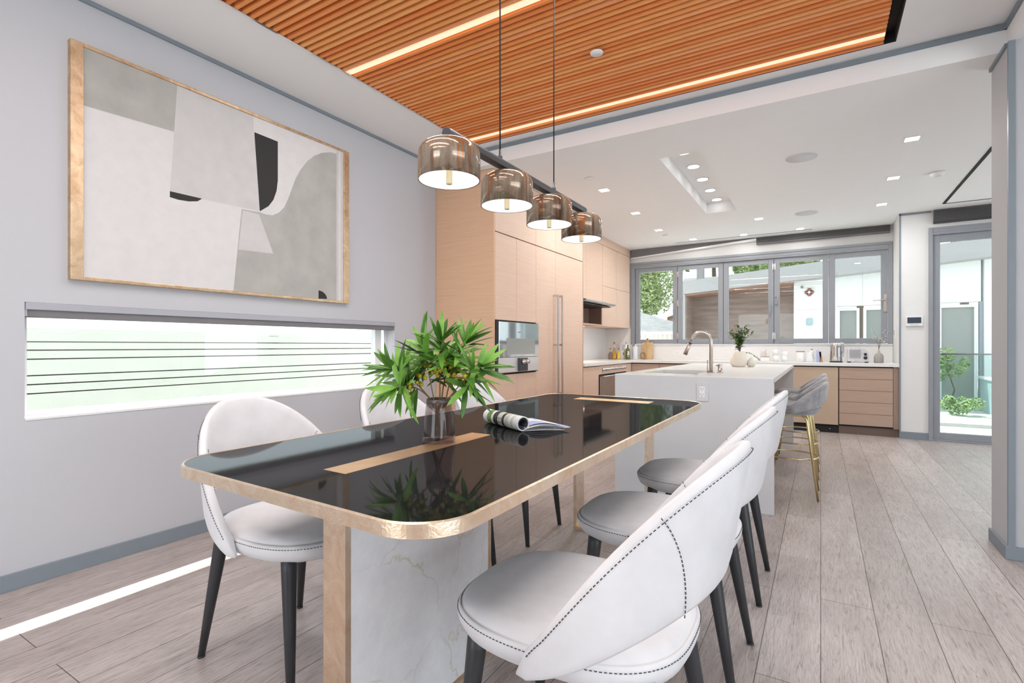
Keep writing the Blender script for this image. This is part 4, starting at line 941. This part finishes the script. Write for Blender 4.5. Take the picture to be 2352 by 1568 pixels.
# tumblers and jars by the upstand
cf = thing('glass_carafe', (-.69, 8.02, CZ), 'frosted white carafe standing behind the low white box', 'carafe')
MB().lathe([(.05, 0), (.052, .004), (.046, .05), (.034, .12), (.037, .165), (.034, .165), (.031, .12), (.042, .05), (.001, .01)], (-.69, 8.02, CZ), 30).build('body', plain('frosted_glass', srgb(222, 216, 218), .3), cf)
MB().lathe([(.050, .004), (.049, .025)], (-.69, 8.02, CZ), 30, caps=False).build('base_band', plain('blush_band', srgb(225, 200, 188), .5), cf)
bx = thing('butter_box', (-.665, 7.90, CZ), 'low white lidded box with thin wooden line', 'box')
box(-.715, -.605, 7.86, 7.94, CZ, CZ + .058).build('body', 'white', bx, bevel=.006); box(-.712, -.608, 7.863, 7.937, CZ + .0585, CZ + .066).build('lid', 'cork', bx, bevel=.002)
bx = thing('white_dish', (-.79, 7.92, CZ), 'low white dish half hidden behind the trailing twig', 'dish')
box(-.835, -.745, 7.88, 7.96, CZ, CZ + .045).build('body', 'white', bx, bevel=.008)
def tumbler(x, y, z, label):
    t = thing('white_tumbler', (x, y, z), label, 'tumbler', 'stacked white tumblers')
    MB().lathe([(.033, 0), (.036, .002), (.041, .088), (.0385, .088), (.034, .006), (.001, .006)], (x, y, z), 28).build('cup', 'white', t)
    MB().lathe([(.0412, .080), (.0422, .083), (.0418, .089), (.0405, .0885)], (x, y, z), 28, caps=False).build('lip', 'ceramic', t)
tumbler(-.525, 7.92, CZ, 'white tumbler at the bottom of the taller pair, next to the low box')
tumbler(-.535, 7.92, CZ + .0885, 'white tumbler on top of the taller pair')
tumbler(-.425, 7.96, CZ, 'white tumbler at the bottom of the pair behind')
tumbler(-.418, 7.96, CZ + .0600, 'white tumbler nested on top of the pair behind')
ca = thing('storage_canister', (-.235, 7.95, CZ), 'ribbed white storage canister with flat wooden lid', 'canister')
MB().lathe([(.050, 0), (.053, .004), (.053, .128), (.050, .131)], (-.235, 7.95, CZ), 32).build('body', 'white', ca); MB().lathe([(.053, .1315), (.054, .134), (.053, .142), (.0005, .143)], (-.235, 7.95, CZ), 32).build('lid', 'cork', ca)
jg = thing('white_jug', (-.125, 7.93, CZ), 'white conical jug beside the wooden-lidded canister', 'jug')
MB().lathe([(.045, 0), (.047, .004), (.036, .08), (.033, .11), (.037, .128), (.034, .128), (.030, .11), (.033, .08), (.001, .01)], (-.125, 7.93, CZ), 28).build('body', 'white', jg)
g = MB(); g.tube([(-.085, 7.93, CZ + .11), (-.062, 7.93, CZ + .095), (-.058, 7.93, CZ + .06), (-.082, 7.93, CZ + .035)], .005, 8); g.build('handle', 'white', jg)
sp = thing('slim_bottle', (-.105, 8.05, CZ), 'slim white pump bottle behind the conical jug', 'bottle')
MB().lathe([(.022, 0), (.022, .14), (.01, .155)], (-.105, 8.05, CZ), 20).build('body', 'white', sp); MB().lathe([(.010, .155), (.010, .175)], (-.105, 8.05, CZ), 14).build('cap', 'stoneware', sp)
def book(x0, x1, tilt, h, dep, mats, label):
    t = thing('cookbook', ((x0 + x1) / 2, 7.98, CZ), label, 'book', 'cookbooks on the window worktop'); c_, s_ = math.cos(tilt), math.sin(tilt)
    def R_(u, v): return (x0 + u * c_ + v * s_, CZ + max(0, 0) + v * c_ - u * s_ + (x1 - x0) * max(0, s_))
    wd = x1 - x0
    m_ = MB(); m_.prism([R_(0, 0), R_(wd, 0), R_(wd, h), R_(0, h)], 7.90, 7.90 + dep, 'y'); m_.build('cover', mats[0], t, bevel=.001)
    m_ = MB(); m_.prism([R_(.003, .003), R_(wd - .003, .003), R_(wd - .003, h + .0006), R_(.003, h + .0006)], 7.904, 7.90 + dep - .004, 'y'); m_.build('page_block', 'paper', t)
book(-.048, -.018, 0, .158, .14, ['inkblue'], 'thick pale lavender-white cookbook standing beside the jug')
book(-.016, .006, 0, .135, .13, [plain('slate_cover', srgb(130, 120, 115), .6)], 'thin slate brown cookbook standing upright')
book(.008, .030, -.22, .140, .13, [plain('ochre_cover', srgb(196, 154, 92), .6, var=.15, vscale=30)], 'ochre cookbook tilted at the end of the row')
kt = thing('electric_kettle', (.172, 7.95, CZ), 'tall brushed steel electric kettle on a black base', 'kettle')
MB().lathe([(.078, 0), (.078, .008), (.06, .012)], (.172, 7.95, CZ), 32).build('base_plate', 'black', kt)
MB().lathe([(.066, .012), (.070, .016), (.070, .042), (.068, .046), (.067, .10), (.063, .20), (.061, .245), (.056, .252), (.0005, .254)], (.172, 7.95, CZ), 36).build('body', 'steel', kt)
g = MB(); g.tube([(.172 + .045, 7.95 - .02, CZ + .25), (.172 + .078, 7.95 - .02, CZ + .245), (.172 + .082, 7.95 - .02, CZ + .15), (.172 + .066, 7.95 - .02, CZ + .07)], .011, 10); g.build('handle', 'chrome', kt)
g = MB(); g.tube([Vector((.172, 7.95, CZ + .20)) - DV * .058, Vector((.172, 7.95, CZ + .245)) - DV * .078], [.014, .022], 12); g.build('spout', 'chrome', kt)
to = thing('toaster', (.41, 7.95, CZ), 'rounded white and steel toaster with two black dials', 'toaster')
prof = [(.295, CZ + .012), (.295, CZ + .16), (.305, CZ + .178), (.325, CZ + .185), (.43, CZ + .185), (.47, CZ + .176), (.505, CZ + .15), (.524, CZ + .11), (.527, CZ + .012)]
w = MB(); w.prism(prof, 7.87, 8.03, 'y'); w.build('body', plain('toaster_grey', srgb(205, 205, 210), .3), to, bevel=.006)
box(.318, .435, 7.862, 7.871, CZ + .06, CZ + .168).build('front_panel', 'steel', to, bevel=.002)
w = MB()
for x in (.325, .365, .405): w.box(x, x + .025, 7.89, 8.01, CZ + .184, CZ + .1875)
w.build('slots', 'black', to)
for z, rr_ in ((.108, .016), (.062, .02)): MB().lathe([(rr_, 7.856), (rr_, 7.870)], (.485, 0, CZ + z), 22, 'y').build('dial', 'black', to)
MB().lathe([(.009, 7.858), (.009, 7.870)], (.378, 0, CZ + .022), 16, 'y').build('dial', 'chrome', to)
for x in (.315, .50): box(x - .018, x + .018, 7.88, 8.02, CZ, CZ + .012).build('foot', 'black', to)
vb = thing('stoneware_vase', (.63, 7.95, CZ), 'grey stoneware bottle vase holding dried white flowers', 'vase')
MB().lathe([(.045, 0), (.05, .006), (.052, .07), (.045, .10), (.022, .122), (.012, .132), (.012, .155), (.009, .155), (.009, .13), (.001, .1)], (.63, 7.95, CZ), 30).build('body', 'stoneware', vb)
rnd = random.Random(21); t_ = thing('dried_flowers', (.63, 7.95, CZ + .14), 'wispy dried white flower stems in the grey stoneware vase', 'flowers')
st = MB(); bl = MB(); B0 = Vector((.63, 7.95, CZ + .14))
for dx, dz, dy in ((.115, .27, 0), (.06, .14, .02), (-.08, .28, .0), (.09, .16, -.02), (-.05, .19, .02), (.02, .18, 0)):
    tip = B0 + RV * dx + UP * dz + DV * dy; c0 = B0 + UP * dz * .6; st.tube([qb(B0, c0, tip, f / 6) for f in range(7)], .0015, 5)
    for j in range(11): q_ = qb(B0, c0, tip, .7 + .3 * rnd.random()) + Vector((rnd.uniform(-1, 1), rnd.uniform(-1, 1), rnd.uniform(-1, 1))) * .022; bl.ball(q_, rnd.uniform(.003, .006), 6, 4)
st.build('stem', 'stem', t_); bl.build('blossom', 'dryflower', t_)

# intercom and switch
ic = thing('wall_intercom', (.94, YS - .012, 1.33), 'white wall intercom with dark screen between window and glass door', 'intercom')
box(.862, 1.022, YS - .024, YS, 1.332, 1.447).build('housing', 'whitematte', ic, bevel=.003); box(.877, 1.007, YS - .0255, YS - .0235, 1.366, 1.435).build('screen', 'screen', ic)
w = MB()
for k in range(4): w.box(.912 + k * .02, .922 + k * .02, YS - .0252, YS - .0238, 1.343, 1.35)
w.build('buttons', 'cassette', ic)
sw = thing('light_switch', (XR - .004, 7.98, 1.23), 'narrow white light switch on the side of the window alcove', 'switch')
box(XR - .010, XR, 7.93, 8.03, 1.20, 1.33).build('plate', 'whitematte', sw, bevel=.002); box(XR - .013, XR - .009, 7.965, 7.995, 1.235, 1.295).build('rocker', 'cassette', sw)

# ------------------------------------------------------------------ outdoors
tr_ = struct('ground_terrace', box(-9, 14, 8.41, 30, -.14, -.06).box(-12, -3.31, -8, 8.41, -.14, -.06).box(4.21, 14, -12, 8.41, -.14, -.06).box(-12, 4.21, -14, -3.21, -.14, -.06), 'paver')
# slatted fence outside the low window
fc = thing('slatted_fence', (-4.3, 2.2, -.06), 'pale horizontal board fence outside the low window', 'fence')
XFn = -4.3
for z0, z1 in ((1.190, 1.215), (1.130, 1.187), (1.0765, 1.122), (1.019, 1.068), (.914, 1.011), (.857, .906), (.799, .849), (.66, .791), (.50, .65), (.34, .49), (.18, .33), (.02, .17)):
    box(XFn - .02, XFn, -3, 8.0, z0, z1).build('board', 'fencewood', fc)
box(XFn - .10, XFn - .085, -3, 8.0, -.06, 1.19).build('backing', plain('added_gap_backing', (.17, .155, .135), .9), fc)  # dark sheet added behind the boards so the gaps stay dark
for yy in (-2.5, -.7, 1.1, 2.9, 4.7, 6.5): box(XFn - .075, XFn - .021, yy, yy + .06, -.06, 1.2).build('post', 'bark', fc)

# neighbour house across the yard (front at Y = 13)
nb_ = thing('neighbour_house', (1.0, 13.5, -.06), 'white modern house across the yard with sloping grey fascia and wood siding', 'house')
def zf(x, top): return (2.80 + .085 * (x + .93)) if top else (2.475 + .0745 * (x + .93))
w = MB(); w.prism([(-2.894, zf(-2.894, 0)), (8, zf(8, 0)), (8, zf(8, 1)), (-2.894, zf(-2.894, 1))], 12.6, 19, 'y'); w.build('roof_fascia', 'fascia', nb_)
w = MB(); w.box(-2.894, -2.77, 12.6, 14.5, -.06, zf(-2.894, 0)); w.build('fin_wall', 'fascia', nb_)
w = MB(); w.box(-.512, .25, 13.0, 13.2, -.06, 2.6); w.box(.25, 2.62, 13.0, 13.2, 1.95, 2.9); w.box(2.66, 8, 13.0, 13.2, -.06, 3.2); w.box(.25, .30, 13.0, 13.2, -.06, 1.95); w.build('white_wall', 'stucco', nb_)
w = MB(); w.box(-.51, .6, 12.998, 13.001, 1.893, 1.901); w.box(.747, .755, 12.998, 13.001, 1.95, 2.6); w.box(2.655, 2.67, 12.997, 13.001, -.06, 2.75); w.build('panel_joint', plain('joint_grey', srgb(190, 192, 192), .7), nb_)
w = MB(); w.box(-2.77, -.512, 13.42, 13.5, -.06, 2.5); w.box(-2.77, -2.74, 12.65, 13.42, -.06, 2.4); w.build('wood_siding', 'siding', nb_)
w = MB(); w.prism([(-2.77, zf(-2.77, 0) - .05), (-.512, zf(-.512, 0) - .05), (-.512, zf(-.512, 0)), (-2.77, zf(-2.77, 0))], 12.62, 13.45, 'y'); w.build('soffit', 'soffit', nb_)
# house windows / sliding door
for x0, x1 in ((.30, .70), (.77, 1.16), (1.25, 1.90), (1.99, 2.58)):
    f2 = MB(); a = .05; z0, z1 = -.04, 1.90; f2.box(x0, x0 + a, 13.02, 13.1, z0, z1); f2.box(x1 - a, x1, 13.02, 13.1, z0, z1); f2.box(x0 + a, x1 - a, 13.02, 13.1, z1 - a, z1); f2.box(x0 + a, x1 - a, 13.02, 13.1, z0, z0 + a)
    fr_ = f2.build('window_frame', 'white', nb_); box(x0 + a, x1 - a, 13.06, 13.07, z0 + a, z1 - a).build('glazing', 'extglass', fr_)
box(2.60, 2.65, 12.99, 13.1, -.06, 1.95).build('door_jamb', 'frame', nb_)
q_ = thing('wall_sconce', (-.215, 12.98, 2.2), 'rust red quatrefoil wall light on the white house facade', 'wall light')
w = MB()
for a in range(4): w.lathe([(.045, 12.96), (.045, 13.0)], (-.215 + .045 * math.cos(a * PI / 2), 0, 2.275 + .045 * math.sin(a * PI / 2)), 18, 'y')
w.build('plate', 'rust', q_); MB().lathe([(.03, 12.95), (.03, 12.96)], (-.215, 0, 2.275), 18, 'y').build('bulb', 'white', q_)
q_ = thing('wall_lantern', (-.21, 12.97, 1.55), 'small grey blue lantern low on the white house facade', 'wall light')
MB().lathe([(.05, 1.55), (.062, 1.57), (.062, 1.68), (.05, 1.70)], (-.21, 12.95, 0), 20).build('body', 'greyblue', q_); box(-.24, -.18, 12.98, 13.0, 1.58, 1.68).build('bracket', 'frame', q_)
tag(MB().lathe([(.03, 12.965), (.03, 13.0)], (-.353, 0, 2.395), 18, 'y').build('door_bell_camera', 'frame'), 'tiny round grey camera dome above the rust red sconce', 'camera')
# glass balustrade
br = thing('glass_balustrade', (2.2, 9.6, -.06), 'frameless glass balustrade beyond the terrace door', 'railing')
box(1.1, 4.2, 9.60, 9.612, -.02, .97).build('glass_panel', 'railglass', br); box(1.1, 4.2, 9.585, 9.627, .97, .992).build('handrail', 'steel', br); box(1.1, 4.2, 9.585, 9.627, -.06, -.02).build('base_shoe', 'steel', br)
# planter bed with shrubs
pl = thing('planter_box', (2.9, 11.7, -.06), 'white concrete planter by the house across the terrace', 'planter')
box(2.45, 3.4, 11.3, 12.2, -.06, .52).build('box', 'greyblue', pl); box(2.42, 3.43, 11.27, 12.23, .52, .56).build('rim', 'white', pl)
def shrub(c, r, n, sz, name, label, cat, mat, trunk=None, group=None, seed=0, sq=1):
    rnd = random.Random(seed); t = thing(name, (c[0], c[1], trunk[0] if trunk else c[2] - r), label, cat, group); m_ = MB()
    blobs = [(Vector((rnd.gauss(0, .45), rnd.gauss(0, .45), rnd.gauss(0, .38 * sq))) * r, rnd.uniform(.3, .55) * r) for _ in range(9)]
    for i in range(n):
        bc, br_ = rnd.choice(blobs); d = Vector((rnd.gauss(0, 1), rnd.gauss(0, 1), rnd.gauss(0, 1))).normalized(); p_ = Vector(c) + bc + d * br_ * rnd.uniform(.7, 1.05)
        u = Vector((rnd.gauss(0, 1), rnd.gauss(0, 1), rnd.gauss(0, .6))).normalized(); v = u.orthogonal().normalized(); s = sz * rnd.uniform(.6, 1.3)
        m_.add([p_ - u * s, p_ + v * s * .5, p_ + u * s, p_ - v * s * .5], [(0, 1, 2, 3)], False)
    m_.build('foliage', mat, t)
    if trunk: MB().tube([(c[0], c[1], trunk[0]), (c[0] + .1, c[1], (trunk[0] + c[2]) / 2), (c[0], c[1], c[2])], [trunk[1], trunk[1] * .8, trunk[1] * .4], 8).build('trunk', 'bark', t)
    return t
M['shrubleaf'] = streak('shrub_leaf', [(.20, .30, .10), (.32, .42, .18), (.50, .56, .34)], (3, 3, 3), .7, 1.5)
shrub((1.98, 12.1, .66), .26, 700, .035, 'garden_shrub', 'airy white-flecked shrub beside the house door across the terrace', 'shrub', 'shrubleaf', (-.06, .015), 'shrubs across the terrace', 5)
shrub((1.98, 11.2, .12), .24, 900, .03, 'garden_shrub', 'low bushy ground-cover shrub at the paving edge', 'shrub', 'shrubleaf', None, 'shrubs across the terrace', 6, .5)
# trees and roofs beyond
for i, (c, r_, n, sz, lb) in enumerate([((-6.4, 21.4, 3.6), 1.7, 7500, .075, 'leafy tree outside the first window pane above the pale roof'), ((-4.6, 27, 6.6), 2.6, 6000, .16, 'tall tree crown behind the chimney and roofs'),
        ((-10.5, 28, 5.4), 3.0, 4500, .16, 'wide tree furthest along behind the shingled roof'), ((-1.6, 23.2, 4.6), 1.75, 4500, .12, 'tree crown showing above the middle of the grey fascia'), ((1.3, 25.5, 5.2), 1.8, 4500, .12, 'tree crown above the fascia over the white facade'), ((4.3, 24, 5.6), 1.8, 4000, .12, 'tree crown above the fascia over the house window')]):
    shrub(c, r_, n, sz, 'garden_tree', lb, 'tree', 'tree', (-.06, .16), 'trees behind the neighbouring roofs', 40 + i)
ns = thing('shingled_house', (-5.8, 17.5, -.06), 'low neighbouring house with pale shingled hip roof outside the first pane', 'house')
w = MB(); w.add([(-8.5, 16.6, 1.56), (-3.2, 16.6, 1.52), (-3.2, 19.5, 1.52), (-8.5, 19.5, 1.56), (-6.6, 18.0, 2.42), (-5.9, 18.0, 2.42)], [(0, 1, 5, 4), (1, 2, 5), (2, 3, 4, 5), (3, 0, 4), (3, 2, 1, 0)], False); w.build('roof', 'roofshingle', ns)
box(-8.4, -3.3, 16.9, 19.3, -.06, 1.53).build('wall', 'stucco', ns); box(-8.5, -3.2, 16.55, 16.6, 1.45, 1.56).build('gutter', 'white', ns)
gb = thing('gabled_house', (-4.4, 21.5, -.06), 'small pale gable end peeking above the shingled roof', 'house')
w = MB(); w.prism([(-5.2, -.06), (-3.2, -.06), (-3.2, 2.3), (-3.9, 2.62), (-5.2, 2.2)], 21.4, 22.4, 'y'); w.build('wall', 'stucco', gb); w = MB(); w.prism([(-5.4, 2.14), (-3.9, 2.63), (-3.9, 2.78), (-5.4, 2.28)], 21.3, 22.4, 'y'); w.prism([(-3.9, 2.63), (-3.1, 2.28), (-3.1, 2.42), (-3.9, 2.78)], 21.3, 22.4, 'y'); w.build('roof', 'soffit', gb)
rh = thing('chimney_house', (-4.0, 20.7, -.06), 'pale shingled roof with brick chimney rising behind the grey fascia', 'house')
w = MB(); w.add([(-4.6, 19.6, 2.9), (-1.2, 19.6, 2.9), (-1.2, 20.8, 3.75), (-4.6, 20.8, 3.75), (-1.2, 20.9, 2.9), (-4.6, 20.9, 2.9)], [(0, 1, 2, 3), (2, 4, 5, 3), (0, 3, 5), (1, 4, 2), (0, 5, 4, 1)], False); w.build('roof', 'roofshingle', rh)
box(-4.4, -1.4, 19.9, 20.7, -.06, 2.91).build('wall', 'stucco', rh); box(-3.92, -3.70, 19.7, 20.0, 2.8, 4.25).build('chimney', 'brick', rh)
bf = thing('board_fence', (-6, 15.2, -.06), 'pinkish vertical board fence below the shingled roof', 'fence')
w = MB(); rnd = random.Random(2); x = -8.0
while x < -3.0: w.box(x, x + .112, 15.2, 15.22, -.06, 1.44 + rnd.uniform(-.004, .004)); x += .13
w.build('board_panel', plain('blush_fence', srgb(220, 206, 196), .8, var=.08, vscale=3), bf); box(-8, -3.0, 15.17, 15.24, 1.44, 1.49).build('cap_rail', 'stucco', bf)

# ------------------------------------------------------------------ light
sc = bpy.context.scene
wd = D.worlds.new('sky'); sc.world = wd; wd.use_nodes = True; t = wd.node_tree; bg = t.nodes['Background']
tc = N(t, 'ShaderNodeTexCoord'); sx = N(t, 'ShaderNodeSeparateXYZ'); t.links.new(tc.outputs['Generated'], sx.inputs[0])
r = ramp(t, sx.outputs['Z'], [(0, (.86, .935, 1.0)), (.6, (.80, .90, 1.0))]); t.links.new(r.outputs['Color'], bg.inputs['Color']); bg.inputs['Strength'].default_value = 2.8
sun = D.objects.new('sun', D.lights.new('sun', 'SUN')); COL.objects.link(sun); sun.data.energy = 10; sun.data.angle = math.radians(.5); sun.data.color = (1, .96, .90)
sun.rotation_euler = Vector((.46, -.30, -.88)).to_track_quat('-Z', 'Y').to_euler()
def area(name, loc, sx_, sy_, power, col=(1, 1, 1), rot=(0, 0, 0)):
    l = D.lights.new(name, 'AREA'); l.shape = 'RECTANGLE'; l.size = sx_; l.size_y = sy_; l.energy = power; l.color = col
    o = D.objects.new(name, l); COL.objects.link(o); o.location = loc; o.rotation_euler = rot; return o
for i, (x, y) in enumerate([(-1.87, 4.90), (-1.875, 5.94), (-1.88, 6.97), (-1.61, 7.83), (-.93, 7.89), (-.235, 7.87), (-.654, 6.99), (.579, 6.98), (.582, 5.94), (.593, 4.89)]):
    area('downlight_beam', (x, y, CK - .008), .09, .09, 5.5 if y < 7.5 else 1.2, (1, .985, .965))
for yy, _ in rec: area('recess_beam', (-1.03, yy, CK + .115), .1, .1, .05, (1, .98, .96))
area('under_cabinet_beam', (-2.94, 6.35, 1.376), .02, 1.1, 3, (1, .74, .58))

for ly, pw_ in zip(lightY, (16, 13, 11, 22)): area('slat_and_fill_beam', (-1.0, ly, CD - .008), 2.5, .02, pw_, (.98, .985, 1))  # beams from the unseen strips are added fill for the dining area
vs2 = sc.view_settings; sc.display_settings.display_device = 'sRGB'; vs2.view_transform = 'Standard'; vs2.look = 'None'; vs2.gamma = 1; vs2.exposure = 0.66; vs2.use_curve_mapping = False
sc.cycles.max_bounces = 10; sc.cycles.diffuse_bounces = 5; sc.cycles.transparent_max_bounces = 16; sc.cycles.use_denoising = True
sc.cycles.sample_clamp_indirect = 6
